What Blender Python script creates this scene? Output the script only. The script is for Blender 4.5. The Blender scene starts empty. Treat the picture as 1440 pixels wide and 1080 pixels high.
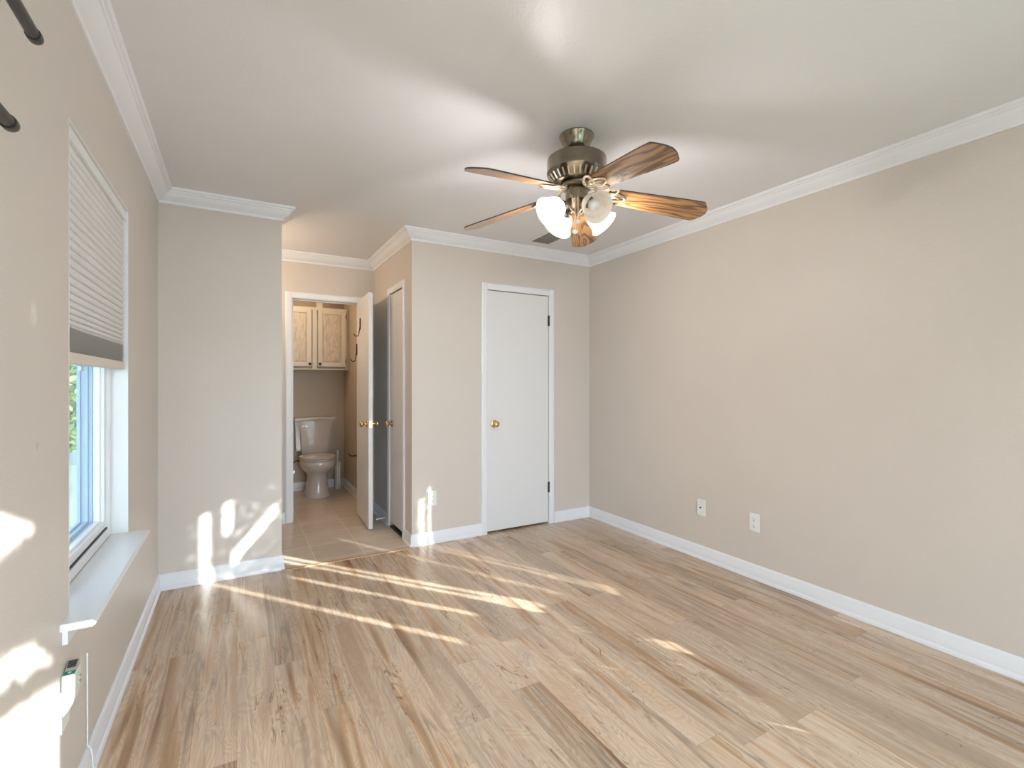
import bpy, math, random
from mathutils import Vector, Matrix
random.seed(7)
PI = math.pi
C = bpy.context.scene.collection

# ------------------------------------------------------------------ measures
W = 3.303      # right wall
YB = -1.40     # wall behind the camera
Y2 = 3.602     # far wall of the bedroom
Y3 = 4.770     # wall with the bathroom door
X1 = 0.679     # end of the short far-left wall
X2 = 1.581     # side of the closet block
ZC = 2.432     # ceiling
BX0, BX1, BY1 = 0.30, 1.555, 6.16   # bathroom
FX, FY = 1.822, 1.848               # ceiling fan

# ------------------------------------------------------------------ camera
cam_d = bpy.data.cameras.new('camera')
cam = bpy.data.objects.new('camera', cam_d); C.objects.link(cam)
cam.location = (0.4185, 0.0, 1.257)
cam.rotation_euler = (PI/2, 0, -0.5165)
cam_d.sensor_width = 36.0
cam_d.lens = 36.0*680.07/1440.0
cam_d.shift_y = -1.7/1440.0
cam_d.clip_start = 0.02
bpy.context.scene.camera = cam

# ------------------------------------------------------------------ world, sun, exposure
sc = bpy.context.scene
sc.view_settings.view_transform = 'Standard'
sc.view_settings.look = 'None'
sc.view_settings.gamma = 1.0
sc.view_settings.use_curve_mapping = False
sc.view_settings.exposure = 0.20
wd = bpy.data.worlds.new('sky'); sc.world = wd; wd.use_nodes = True
bg = wd.node_tree.nodes['Background']
bg.inputs[0].default_value = (0.77, 0.88, 1.0, 1)
bg.inputs[1].default_value = 11.5

def aim(o, d):
    o.rotation_euler = Vector(d).to_track_quat('-Z', 'Y').to_euler()

sd = bpy.data.lights.new('sun', 'SUN'); so = bpy.data.objects.new('sun', sd); C.objects.link(so)
sd.energy = 18.0; sd.angle = math.radians(0.4); sd.color = (1.0, 0.975, 0.96)
so.location = (6, -6, 5)
aim(so, (-0.615, 0.789, -0.300))
# added spot lamp imitating sun off a neighbour's pane, coming through the side window
gd = bpy.data.lights.new('glint_spot', 'SPOT'); go = bpy.data.objects.new('glint_spot', gd); C.objects.link(go)
gd.energy = 11000; gd.spot_size = math.radians(5.5); gd.spot_blend = 0.2; gd.shadow_soft_size = 0.03
gd.color = (1.0, 0.95, 0.88)
go.location = (3.3+0.468*8, 0.578-0.884*8, 0.98+0.3*8)
aim(go, (-0.468, 0.884, -0.300))

def portal(name, loc, d, sx, sy):
    l = bpy.data.lights.new(name, 'AREA'); l.shape = 'RECTANGLE'; l.size = sx; l.size_y = sy
    l.cycles.is_portal = True
    o = bpy.data.objects.new(name, l); C.objects.link(o); o.location = loc; aim(o, d)
portal('patio_daylight', (1.48, YB-0.22, 1.02), (0, 1, 0), 2.0, 2.1)
portal('side_window_daylight', (W+0.2, 0.0, 1.25), (-1, 0, 0), 1.3, 1.5)
portal('left_window_daylight', (-0.175, 2.256, 1.3), (1, 0, 0), 0.86, 1.42)

# ------------------------------------------------------------------ materials
def new_mat(name):
    m = bpy.data.materials.new(name); m.use_nodes = True
    nt = m.node_tree; b = nt.nodes['Principled BSDF']
    return m, nt, b
def N(nt, t, **kw):
    n = nt.nodes.new(t)
    for k, v in kw.items():
        if k.startswith('i_'):
            n.inputs[k[2:].replace('_', ' ')].default_value = v
        else: setattr(n, k, v)
    return n
def math_n(nt, op, a, b=None, c=None, clamp=False):
    n = nt.nodes.new('ShaderNodeMath'); n.operation = op; n.use_clamp = clamp
    for i, v in enumerate((a, b, c)):
        if v is None: continue
        if hasattr(v, 'links') or hasattr(v, 'is_linked'): nt.links.new(v, n.inputs[i])
        else: n.inputs[i].default_value = v
    return n.outputs[0]
def mixc(nt, f, a, b, mode='MIX'):
    n = nt.nodes.new('ShaderNodeMix'); n.data_type = 'RGBA'; n.blend_type = mode
    for s, v in ((n.inputs[0], f), (n.inputs[6], a), (n.inputs[7], b)):
        if hasattr(v, 'is_linked'): nt.links.new(v, s)
        else: s.default_value = v if not isinstance(v, tuple) or len(v) == 4 else (*v, 1)
    return n.outputs[2]
def paint(name, col, rough=0.5, noise=0.03, bump=0.0, bscale=90, spec=0.5, metallic=0.0, nscale=3.0, **extra):
    m, nt, b = new_mat(name)
    pos = N(nt, 'ShaderNodeNewGeometry').outputs['Position']
    n1 = N(nt, 'ShaderNodeTexNoise'); n1.inputs['Scale'].default_value = nscale; n1.inputs['Detail'].default_value = 4
    nt.links.new(pos, n1.inputs['Vector'])
    d = tuple(c*(1-noise) for c in col); u = tuple(min(1, c*(1+noise)) for c in col)
    nt.links.new(mixc(nt, n1.outputs[0], d, u), b.inputs['Base Color'])
    b.inputs['Roughness'].default_value = rough
    b.inputs['Metallic'].default_value = metallic
    b.inputs['Specular IOR Level'].default_value = spec
    for k, v in extra.items(): b.inputs[k.replace('_', ' ')].default_value = v
    if bump:
        n2 = N(nt, 'ShaderNodeTexNoise'); n2.inputs['Scale'].default_value = bscale; n2.inputs['Detail'].default_value = 3
        nt.links.new(pos, n2.inputs['Vector'])
        bp = N(nt, 'ShaderNodeBump'); bp.inputs['Strength'].default_value = bump; bp.inputs['Distance'].default_value = 0.004
        nt.links.new(n2.outputs[0], bp.inputs['Height']); nt.links.new(bp.outputs[0], b.inputs['Normal'])
    return m

M = {}
M['wall'] = paint('beige_wall_paint', (0.645, 0.575, 0.52), 0.42, 0.025, 0.35, 110, 0.4)
M['wall_scuffed'] = paint('beige_wall_paint_scuffed', (0.645, 0.575, 0.52), 0.42, 0.025, 0.35, 110, 0.4)
def add_scuff(m):
    nt = m.node_tree; b = nt.nodes['Principled BSDF']; old = b.inputs['Base Color'].links[0].from_socket
    sp = N(nt, 'ShaderNodeSeparateXYZ'); nt.links.new(N(nt, 'ShaderNodeNewGeometry').outputs['Position'], sp.inputs[0])
    nz = N(nt, 'ShaderNodeTexNoise'); nz.inputs['Scale'].default_value = 60; nt.links.new(N(nt, 'ShaderNodeNewGeometry').outputs['Position'], nz.inputs['Vector'])
    for (y0, z0, ry, rz, col, st) in ((1.553, 1.42, 0.028, 0.036, (0.85, 0.83, 0.80), 0.75), (1.575, 1.105, 0.010, 0.012, (0.25, 0.2, 0.16), 0.5)):
        dy = math_n(nt, 'POWER', math_n(nt, 'ABSOLUTE', math_n(nt, 'DIVIDE', math_n(nt, 'SUBTRACT', sp.outputs[1], y0), ry)), 2.0)
        dz = math_n(nt, 'POWER', math_n(nt, 'ABSOLUTE', math_n(nt, 'DIVIDE', math_n(nt, 'SUBTRACT', sp.outputs[2], z0), rz)), 2.0)
        f = math_n(nt, 'SUBTRACT', 1.0, math_n(nt, 'ADD', dy, dz), clamp=True)
        f = math_n(nt, 'MULTIPLY', math_n(nt, 'MULTIPLY', f, st), math_n(nt, 'MULTIPLY', nz.outputs[0], 1.4), clamp=True)
        old = mixc(nt, f, old, col)
    nt.links.new(old, b.inputs['Base Color'])
add_scuff(M['wall_scuffed'])
M['bathroom_wall'] = paint('tan_bathroom_wall', (0.56, 0.455, 0.35), 0.42, 0.025, 0.35, 110, 0.4)  # bathroom wall colour, darker and browner than the bedroom's
M['ceiling'] = paint('ceiling_paint', (0.745, 0.735, 0.755), 0.36, 0.015, 0.30, 85, 0.5)
M['trim'] = paint('white_trim_paint', (0.80, 0.80, 0.84), 0.35, 0.01)
M['door'] = paint('white_door_paint', (0.75, 0.73, 0.735), 0.35, 0.015, 0.05, 200)
M['vinyl'] = paint('white_vinyl', (0.80, 0.79, 0.80), 0.3, 0.01)
M['plate'] = paint('white_plastic', (0.80, 0.80, 0.78), 0.3, 0.01)
M['dark'] = paint('dark_slot', (0.03, 0.03, 0.03), 0.6)
M['brass'] = paint('polished_brass', (0.72, 0.52, 0.26), 0.2, 0.05, metallic=1.0)
M['hinge'] = paint('dark_bronze_hinge', (0.08, 0.065, 0.05), 0.45, 0.1, metallic=0.6)
M['hinge_painted'] = paint('worn_painted_hinge', (0.50, 0.45, 0.36), 0.4, 0.35, nscale=90)
M['black'] = paint('black_iron', (0.03, 0.026, 0.022), 0.45, 0.1, metallic=0.3)
M['rod'] = paint('charcoal_metal', (0.10, 0.095, 0.09), 0.38, 0.08, metallic=0.7)
M['chrome'] = paint('chrome', (0.8, 0.8, 0.8), 0.12, metallic=1.0)
M['hose'] = paint('braided_hose', (0.06, 0.055, 0.05), 0.5, 0.3, nscale=300)
M['porcelain'] = paint('glazed_porcelain', (0.62, 0.55, 0.50), 0.09, 0.01, Coat_Weight=0.4)
M['antique'] = paint('antique_pewter_brass', (0.27, 0.235, 0.185), 0.22, 0.06, metallic=1.0)
M['champagne'] = paint('champagne_casting', (0.78, 0.70, 0.60), 0.3, 0.06, metallic=0.85)
M['threshold'] = paint('wood_threshold', (0.48, 0.30, 0.17), 0.4, 0.12, nscale=30)
M['bristle'] = paint('brush_canister_plastic', (0.60, 0.56, 0.50), 0.35, 0.01)
M['cream'] = paint('cream_rail', (0.70, 0.62, 0.55), 0.5, 0.02)
M['ivory'] = paint('ivory_plastic', (0.72, 0.74, 0.66), 0.35, 0.02)
M['green'] = paint('green_label', (0.02, 0.22, 0.17), 0.5, 0.02)
M['greytop'] = paint('grey_vent_plastic', (0.42, 0.40, 0.34), 0.5, 0.05)
M['grille'] = paint('grey_grille', (0.30, 0.275, 0.24), 0.5, 0.05)
M['ext'] = paint('exterior_trim', (0.42, 0.55, 0.72), 0.5, 0.03)
M['extwall'] = paint('exterior_siding', (0.17, 0.20, 0.24), 0.8, 0.05)
M['lawn'] = paint('pale_lawn', (0.20, 0.24, 0.19), 0.9, 0.25, nscale=6)
M['fence'] = paint('pale_fence', (0.30, 0.36, 0.38), 0.8, 0.1)

# brushed metal look on the motor housing comes from streaks round the axis
def leaf_mat(name, a, b_):
    m, nt, b = new_mat(name)
    oi = N(nt, 'ShaderNodeNewGeometry')
    ramp = N(nt, 'ShaderNodeValToRGB')
    nt.links.new(oi.outputs['Random Per Island'], ramp.inputs[0])
    ramp.color_ramp.elements[0].color = (*a, 1); ramp.color_ramp.elements[1].color = (*b_, 1)
    nt.links.new(ramp.outputs[0], b.inputs['Base Color']); b.inputs['Roughness'].default_value = 0.6
    return m
M['leaf'] = leaf_mat('shrub_leaves', (0.16, 0.30, 0.16), (0.55, 0.66, 0.22))
M['leaf_dark'] = leaf_mat('screen_leaves', (0.06, 0.12, 0.05), (0.14, 0.22, 0.08))
M['bark'] = paint('bark', (0.16, 0.12, 0.09), 0.9, 0.2, nscale=20)

# window glass: clear, with the reflections of a flat pane
m = bpy.data.materials.new('window_glass'); m.use_nodes = True; nt = m.node_tree; nt.nodes.clear()
out = N(nt, 'ShaderNodeOutputMaterial'); tr = N(nt, 'ShaderNodeBsdfTransparent'); gl = N(nt, 'ShaderNodeBsdfGlossy')
tr.inputs[0].default_value = (0.90, 0.95, 0.95, 1); gl.inputs['Roughness'].default_value = 0.02
fr = N(nt, 'ShaderNodeLayerWeight'); fr.inputs[0].default_value = 0.5
mx = N(nt, 'ShaderNodeMixShader')
nt.links.new(math_n(nt, 'ADD', math_n(nt, 'MULTIPLY', math_n(nt, 'POWER', fr.outputs['Facing'], 5.0), 0.55), 0.03), mx.inputs[0]); nt.links.new(tr.outputs[0], mx.inputs[1]); nt.links.new(gl.outputs[0], mx.inputs[2])
nt.links.new(mx.outputs[0], out.inputs[0]); M['glass'] = m

def shade_mat(name, glow):
    m = bpy.data.materials.new(name); m.use_nodes = True; nt = m.node_tree; b = nt.nodes['Principled BSDF']
    pos = N(nt, 'ShaderNodeNewGeometry').outputs['Position']
    n1 = N(nt, 'ShaderNodeTexNoise'); n1.inputs['Scale'].default_value = 26; n1.inputs['Detail'].default_value = 5
    n1.inputs['Distortion'].default_value = 1.5
    nt.links.new(pos, n1.inputs['Vector'])
    col = mixc(nt, n1.outputs[0], (0.70, 0.66, 0.62), (0.95, 0.92, 0.88))
    nt.links.new(col, b.inputs['Base Color']); b.inputs['Roughness'].default_value = 0.25
    b.inputs['Emission Color'].default_value = (1.0, 0.88, 0.70, 1)
    b.inputs['Emission Strength'].default_value = glow
    tl = N(nt, 'ShaderNodeBsdfTranslucent'); nt.links.new(col, tl.inputs[0])
    mx = N(nt, 'ShaderNodeMixShader'); mx.inputs[0].default_value = 0.45
    o = nt.nodes['Material Output']
    nt.links.new(b.outputs[0], mx.inputs[1]); nt.links.new(tl.outputs[0], mx.inputs[2]); nt.links.new(mx.outputs[0], o.inputs[0])
    return m
M['shade_lit'] = shade_mat('lit_alabaster_glass', 1.7)
M['shade_off'] = shade_mat('unlit_glass_added_glow', 0.12)  # bulb off; faint glow stands in for light from the other shades
m, nt, b = new_mat('glowing_bulb'); b.inputs['Emission Color'].default_value = (1, 0.85, 0.62, 1)
b.inputs['Emission Strength'].default_value = 12; M['bulb'] = m
m, nt, b = new_mat('glowing_globe'); b.inputs['Emission Color'].default_value = (1, 0.75, 0.45, 1)
b.inputs['Emission Strength'].default_value = 4; M['vanity_bulb'] = m
M['bulb_off'] = paint('frosted_bulb', (0.75, 0.73, 0.70), 0.3)

# woven shade cloth
M['shade_cloth'] = paint('pleated_shade_cloth', (0.70, 0.68, 0.67), 0.9, 0.02)
m, nt, b = new_mat('stacked_shade_cloth')
pos = N(nt, 'ShaderNodeNewGeometry').outputs['Position']
mp = N(nt, 'ShaderNodeMapping'); mp.inputs['Scale'].default_value = (200, 200, 900)
nt.links.new(pos, mp.inputs[0]); n1 = N(nt, 'ShaderNodeTexNoise'); n1.inputs['Scale'].default_value = 1.0
nt.links.new(mp.outputs[0], n1.inputs['Vector'])
nt.links.new(mixc(nt, n1.outputs[0], (0.50, 0.485, 0.465), (0.80, 0.77, 0.74)), b.inputs['Base Color'])
b.inputs['Roughness'].default_value = 0.9; M['shade_stack'] = m

# --- laminate planks
def floor_mat():
    m, nt, b = new_mat('spalted_maple_laminate')
    L = nt.links.new
    pos = N(nt, 'ShaderNodeNewGeometry').outputs['Position']
    sp = N(nt, 'ShaderNodeSeparateXYZ'); L(pos, sp.inputs[0]); x, y = sp.outputs[0], sp.outputs[1]
    PW = 0.1385
    u = math_n(nt, 'DIVIDE', math_n(nt, 'ADD', x, 2*PW-0.002), PW)
    lane = math_n(nt, 'FLOOR', u); fu = math_n(nt, 'FRACT', u)
    wl = N(nt, 'ShaderNodeTexWhiteNoise'); wl.noise_dimensions = '1D'; L(math_n(nt, 'ADD', lane, 3.7), wl.inputs['W'])
    v = math_n(nt, 'ADD', math_n(nt, 'DIVIDE', math_n(nt, 'ADD', y, 5.0), 1.21), math_n(nt, 'MULTIPLY', wl.outputs['Value'], 7.0))
    pl = math_n(nt, 'FLOOR', v); fv = math_n(nt, 'FRACT', v)
    cb = N(nt, 'ShaderNodeCombineXYZ'); L(lane, cb.inputs[0]); L(pl, cb.inputs[1])
    wp = N(nt, 'ShaderNodeTexWhiteNoise'); wp.noise_dimensions = '3D'; L(cb.outputs[0], wp.inputs['Vector'])
    rnd = wp.outputs['Value']
    rs = N(nt, 'ShaderNodeSeparateColor'); L(wp.outputs['Color'], rs.inputs[0])
    r1, r2, r3 = rs.outputs[0], rs.outputs[1], rs.outputs[2]
    def coords(sx, sy, ox, oy):
        c = N(nt, 'ShaderNodeCombineXYZ')
        L(math_n(nt, 'ADD', math_n(nt, 'MULTIPLY', x, sx), math_n(nt, 'MULTIPLY', r1, ox)), c.inputs[0])
        L(math_n(nt, 'ADD', math_n(nt, 'MULTIPLY', y, sy), math_n(nt, 'MULTIPLY', r2, oy)), c.inputs[1])
        L(math_n(nt, 'MULTIPLY', rnd, 40.0), c.inputs[2])
        return c.outputs[0]
    def noise(vec, detail=2, rough=0.5, dist=0.0, scale=1.0):
        n = N(nt, 'ShaderNodeTexNoise'); L(vec, n.inputs['Vector']); n.inputs['Scale'].default_value = scale
        n.inputs['Detail'].default_value = detail; n.inputs['Roughness'].default_value = rough
        n.inputs['Distortion'].default_value = dist
        return n.outputs[0]
    def ramp(f, stops, interp='LINEAR'):
        r = N(nt, 'ShaderNodeValToRGB'); L(f, r.inputs[0]); r.color_ramp.interpolation = interp
        e = r.color_ramp.elements
        while len(e) < len(stops): e.new(0.5)
        for el, (p, c) in zip(e, stops): el.position = p; el.color = (*c, 1) if len(c) == 3 else c
        return r.outputs[0]
    # broad wavy strips of different heartwood / sapwood
    band = noise(coords(17, 1.1, 31, 17), 2.5, 0.45, 0.7)
    col = ramp(band, [(0.26, (0.23, 0.14, 0.085)), (0.37, (0.40, 0.25, 0.15)), (0.43, (0.53, 0.345, 0.215)), (0.50, (0.655, 0.49, 0.355)),
                      (0.55, (0.55, 0.41, 0.30)), (0.59, (0.34, 0.26, 0.205)), (0.635, (0.62, 0.47, 0.34)), (0.72, (0.48, 0.28, 0.155))])
    pale = ramp(noise(coords(10, 0.8, 9, 23), 1.5, 0.4, 0.3), [(0.42, (0, 0, 0)), (0.52, (1, 1, 1))])
    col = mixc(nt, math_n(nt, 'MULTIPLY', pale, 0.55), col, (0.67, 0.535, 0.42))
    # cathedral grain: contour lines of a stretched field
    fld = noise(coords(9, 1.9, 13, 29), 2, 0.5, 0.6)
    ring = math_n(nt, 'SINE', math_n(nt, 'MULTIPLY', fld, 150.0))
    ringm = math_n(nt, 'MULTIPLY', math_n(nt, 'ADD', math_n(nt, 'MULTIPLY', ring, 0.5), 0.5), 0.30)
    col = mixc(nt, ringm, col, (0.40, 0.25, 0.14), 'MIX')
    fine = noise(coords(190, 5.0, 50, 50), 3, 0.6)
    col = mixc(nt, 0.30, col, ramp(fine, [(0.3, (0.62, 0.60, 0.57)), (0.7, (1.25, 1.24, 1.22))]), 'MULTIPLY')
    # spalt lines and mineral streaks
    ln = noise(coords(13, 1.5, 77, 41), 3, 0.6, 1.2)
    lna = math_n(nt, 'ABSOLUTE', math_n(nt, 'SUBTRACT', ln, 0.5))
    lm = ramp(lna, [(0.0, (1, 1, 1)), (0.009, (0, 0, 0))])
    lmask = ramp(noise(coords(7, 2.1, 5, 61), 1, 0.5), [(0.52, (0, 0, 0)), (0.58, (1, 1, 1))])
    col = mixc(nt, math_n(nt, 'MULTIPLY', math_n(nt, 'MULTIPLY', lm, lmask), 0.75), col, (0.12, 0.07, 0.04))
    # knots
    vo = N(nt, 'ShaderNodeTexVoronoi'); vo.feature = 'F1'; vo.inputs['Scale'].default_value = 1.0
    L(coords(5.2, 2.6, 19, 71), vo.inputs['Vector'])
    kd = vo.outputs['Distance']
    ks = N(nt, 'ShaderNodeSeparateColor'); L(vo.outputs['Color'], ks.inputs[0])
    kon = math_n(nt, 'GREATER_THAN', ks.outputs[0], 0.62)
    km = math_n(nt, 'MULTIPLY', ramp(kd, [(0.018, (1, 1, 1)), (0.045, (0, 0, 0))]), kon)
    kh = math_n(nt, 'MULTIPLY', ramp(kd, [(0.03, (1, 1, 1)), (0.13, (0, 0, 0))]), kon)
    col = mixc(nt, math_n(nt, 'MULTIPLY', kh, 0.4), col, (0.42, 0.22, 0.10))
    col = mixc(nt, math_n(nt, 'MULTIPLY', km, 0.9), col, (0.07, 0.045, 0.03))
    # tone of the single plank
    tone = math_n(nt, 'ADD', math_n(nt, 'MULTIPLY', r3, 0.34), 0.80)
    tc = N(nt, 'ShaderNodeCombineColor'); L(tone, tc.inputs[0]); L(tone, tc.inputs[1]); L(tone, tc.inputs[2])
    col = mixc(nt, 1.0, col, tc.outputs[0], 'MULTIPLY')
    # joints
    eu = math_n(nt, 'MINIMUM', fu, math_n(nt, 'SUBTRACT', 1.0, fu))
    ev = math_n(nt, 'MINIMUM', fv, math_n(nt, 'SUBTRACT', 1.0, fv))
    j = math_n(nt, 'MAXIMUM', math_n(nt, 'LESS_THAN', eu, 0.0065), math_n(nt, 'LESS_THAN', ev, 0.0009))
    col = mixc(nt, math_n(nt, 'MULTIPLY', j, 0.35), col, (0.22, 0.14, 0.08))
    L(col, b.inputs['Base Color'])
    b.inputs['Roughness'].default_value = 0.22
    b.inputs['Specular IOR Level'].default_value = 0.65
    bp = N(nt, 'ShaderNodeBump'); bp.inputs['Strength'].default_value = 0.12; bp.inputs['Distance'].default_value = 0.001
    L(fine, bp.inputs['Height']); L(bp.outputs[0], b.inputs['Normal'])
    return m
M['floor'] = floor_mat()

def tile_mat():
    m, nt, b = new_mat('beige_ceramic_tile'); L = nt.links.new
    pos = N(nt, 'ShaderNodeNewGeometry').outputs['Position']
    sp = N(nt, 'ShaderNodeSeparateXYZ'); L(pos, sp.inputs[0]); x, y = sp.outputs[0], sp.outputs[1]
    P = 0.3345
    fu0 = math_n(nt, 'DIVIDE', math_n(nt, 'SUBTRACT', x, 0.902-P*3), P); fv0 = math_n(nt, 'DIVIDE', math_n(nt, 'SUBTRACT', y, 3.660-P*3), P)
    fu, fv = math_n(nt, 'FRACT', fu0), math_n(nt, 'FRACT', fv0)
    eu = math_n(nt, 'MINIMUM', fu, math_n(nt, 'SUBTRACT', 1.0, fu)); ev = math_n(nt, 'MINIMUM', fv, math_n(nt, 'SUBTRACT', 1.0, fv))
    g = math_n(nt, 'LESS_THAN', math_n(nt, 'MINIMUM', eu, math_n(nt, 'MULTIPLY', ev, 0.6)), 0.0105)
    cb = N(nt, 'ShaderNodeCombineXYZ'); L(math_n(nt, 'FLOOR', fu0), cb.inputs[0]); L(math_n(nt, 'FLOOR', fv0), cb.inputs[1])
    wn = N(nt, 'ShaderNodeTexWhiteNoise'); L(cb.outputs[0], wn.inputs['Vector'])
    mp = N(nt, 'ShaderNodeMapping'); mp.inputs['Scale'].default_value = (3.5, 12, 3); L(pos, mp.inputs[0])
    n1 = N(nt, 'ShaderNodeTexNoise'); n1.inputs['Scale'].default_value = 1.6; n1.inputs['Detail'].default_value = 6; L(mp.outputs[0], n1.inputs['Vector'])
    col = mixc(nt, n1.outputs[0], (0.50, 0.405, 0.315), (0.72, 0.62, 0.51))
    t = math_n(nt, 'ADD', math_n(nt, 'MULTIPLY', wn.outputs['Value'], 0.14), 0.93)
    tc = N(nt, 'ShaderNodeCombineColor'); [L(t, tc.inputs[i]) for i in range(3)]
    col = mixc(nt, 1.0, col, tc.outputs[0], 'MULTIPLY')
    col = mixc(nt, math_n(nt, 'MULTIPLY', g, 0.75), col, (0.84, 0.75, 0.64))
    L(col, b.inputs['Base Color']); b.inputs['Roughness'].default_value = 0.3
    bp = N(nt, 'ShaderNodeBump'); bp.invert = True; bp.inputs['Strength'].default_value = 0.4; bp.inputs['Distance'].default_value = 0.002
    L(g, bp.inputs['Height']); L(bp.outputs[0], b.inputs['Normal'])
    return m
M['tile'] = tile_mat()

def wood_mat(name, a, mid, dk, axis='X', rough=0.35, spec=0.5, sc_=1.0, coat=0.0):
    """oak-like wood with its grain along the object's own x (blades) or z (cabinet doors)"""
    m, nt, b = new_mat(name); L = nt.links.new
    tcd = N(nt, 'ShaderNodeTexCoord'); mp = N(nt, 'ShaderNodeMapping'); L(tcd.outputs['Object'], mp.inputs[0])
    mp.inputs['Scale'].default_value = {'X': (2.6*sc_, 20*sc_, 8), 'Z': (20*sc_, 8, 2.6*sc_)}[axis]
    oi = N(nt, 'ShaderNodeObjectInfo'); add = N(nt, 'ShaderNodeVectorMath'); add.operation = 'ADD'
    cb = N(nt, 'ShaderNodeCombineXYZ'); rr = math_n(nt, 'MULTIPLY', oi.outputs['Random'], 37.0); [L(rr, cb.inputs[i]) for i in range(3)]
    L(mp.outputs[0], add.inputs[0]); L(cb.outputs[0], add.inputs[1])
    n1 = N(nt, 'ShaderNodeTexNoise'); n1.inputs['Scale'].default_value = 0.55; n1.inputs['Detail'].default_value = 2
    n1.inputs['Distortion'].default_value = 0.4; L(add.outputs[0], n1.inputs['Vector'])
    s = math_n(nt, 'SINE', math_n(nt, 'MULTIPLY', n1.outputs[0], 62.0))
    s = math_n(nt, 'ADD', math_n(nt, 'MULTIPLY', s, 0.5), 0.5)
    r = N(nt, 'ShaderNodeValToRGB'); L(s, r.inputs[0]); e = r.color_ramp.elements
    e.new(0.5); e[0].position = 0.05; e[0].color = (*dk, 1); e[1].position = 0.35; e[1].color = (*mid, 1); e[2].position = 0.8; e[2].color = (*a, 1)
    mp2 = N(nt, 'ShaderNodeMapping'); L(tcd.outputs['Object'], mp2.inputs[0])
    mp2.inputs['Scale'].default_value = {'X': (8, 260, 60), 'Z': (260, 60, 8)}[axis]
    n2 = N(nt, 'ShaderNodeTexNoise'); n2.inputs['Scale'].default_value = 1; n2.inputs['Detail'].default_value = 3; L(mp2.outputs[0], n2.inputs['Vector'])
    col = mixc(nt, math_n(nt, 'MULTIPLY', n2.outputs[0], 0.45), r.outputs[0], mid)
    L(col, b.inputs['Base Color']); b.inputs['Roughness'].default_value = rough; b.inputs['Specular IOR Level'].default_value = spec
    b.inputs['Coat Weight'].default_value = coat; b.inputs['Coat Roughness'].default_value = 0.2
    return m
M['blade'] = wood_mat('oak_blade', (0.38, 0.20, 0.08), (0.27, 0.13, 0.048), (0.085, 0.038, 0.015), 'X', 0.26, 0.6, 1.0, 0.4)
M['blade_edge'] = paint('dark_blade_edge', (0.06, 0.04, 0.03), 0.5)
M['pickled'] = wood_mat('pickled_oak', (0.74, 0.64, 0.52), (0.67, 0.56, 0.44), (0.52, 0.42, 0.32), 'Z', 0.45, 0.4, 1.6)
M['pickled_frame'] = paint('pickled_oak_frame', (0.76, 0.68, 0.57), 0.45, 0.04, nscale=12)
M['rail_grey'] = paint('grey_cabinet_rail', (0.42, 0.36, 0.30), 0.6, 0.03)

# ------------------------------------------------------------------ mesh helpers
class MB:
    """collects shapes in world coordinates; obj() links them as one mesh object"""
    def __init__(s): s.v = []; s.f = []
    def add(s, vs, fs):
        o = len(s.v); s.v += [tuple(p) for p in vs]; s.f += [tuple(i+o for i in f) for f in fs]; return s
    def box(s, x0, x1, y0, y1, z0, z1):
        vs = [(x, y, z) for z in (z0, z1) for y in (y0, y1) for x in (x0, x1)]
        return s.add(vs, [(0, 2, 3, 1), (4, 5, 7, 6), (0, 1, 5, 4), (2, 6, 7, 3), (0, 4, 6, 2), (1, 3, 7, 5)])
    def prism(s, poly, axis, a, b):
        """extrude a 2-D polygon: axis 'x' -> poly (y,z); 'y' -> (x,z); 'z' -> (x,y)"""
        def P(p, t):
            return {'x': (t, p[0], p[1]), 'y': (p[0], t, p[1]), 'z': (p[0], p[1], t)}[axis]
        n = len(poly)
        vs = [P(p, a) for p in poly]+[P(p, b) for p in poly]
        return s.add(vs, [tuple(range(n))[::-1], tuple(range(n, 2*n))]+[(i, (i+1) % n, n+(i+1) % n, n+i) for i in range(n)])
    def lathe(s, prof, mat=None, n=32, cap=True):
        """prof: (radius, height) pairs about local z; mat places it"""
        mat = mat or Matrix()
        vs = []
        for r, h in prof:
            for k in range(n):
                a = 2*PI*k/n; vs.append(mat @ Vector((r*math.cos(a), r*math.sin(a), h)))
        fs = []
        for i in range(len(prof)-1):
            for k in range(n):
                k2 = (k+1) % n; fs.append((i*n+k, i*n+k2, (i+1)*n+k2, (i+1)*n+k))
        if cap:
            fs.append(tuple(range(n))[::-1]); fs.append(tuple((len(prof)-1)*n+k for k in range(n)))
        return s.add(vs, fs)
    def tube(s, pts, r, n=10, closed=False, flat=1.0):
        pts = [Vector(p) for p in pts]; vs = []; m = len(pts)
        up = Vector((0, 0, 1))
        for i, p in enumerate(pts):
            a = pts[(i-1) % m] if (i > 0 or closed) else p
            b = pts[(i+1) % m] if (i < m-1 or closed) else p
            t = (b-a).normalized()
            ref = up if abs(t.dot(up)) < 0.95 else Vector((1, 0, 0))
            e1 = t.cross(ref).normalized(); e2 = t.cross(e1).normalized()
            rr = r[i] if isinstance(r, (list, tuple)) else r
            for k in range(n):
                an = 2*PI*k/n; vs.append(p+e1*math.cos(an)*rr+e2*math.sin(an)*rr*flat)
        fs = []
        for i in range(m if closed else m-1):
            j = (i+1) % m
            for k in range(n):
                k2 = (k+1) % n; fs.append((i*n+k, i*n+k2, j*n+k2, j*n+k))
        if not closed: fs += [tuple(range(n))[::-1], tuple((m-1)*n+k for k in range(n))]
        return s.add(vs, fs)
    def loft(s, rings, cap=True):
        n = len(rings[0]); vs = [p for r in rings for p in r]; fs = []
        for i in range(len(rings)-1):
            for k in range(n):
                k2 = (k+1) % n; fs.append((i*n+k, i*n+k2, (i+1)*n+k2, (i+1)*n+k))
        if cap: fs += [tuple(range(n))[::-1], tuple((len(rings)-1)*n+k for k in range(n))]
        return s.add(vs, fs)

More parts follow.
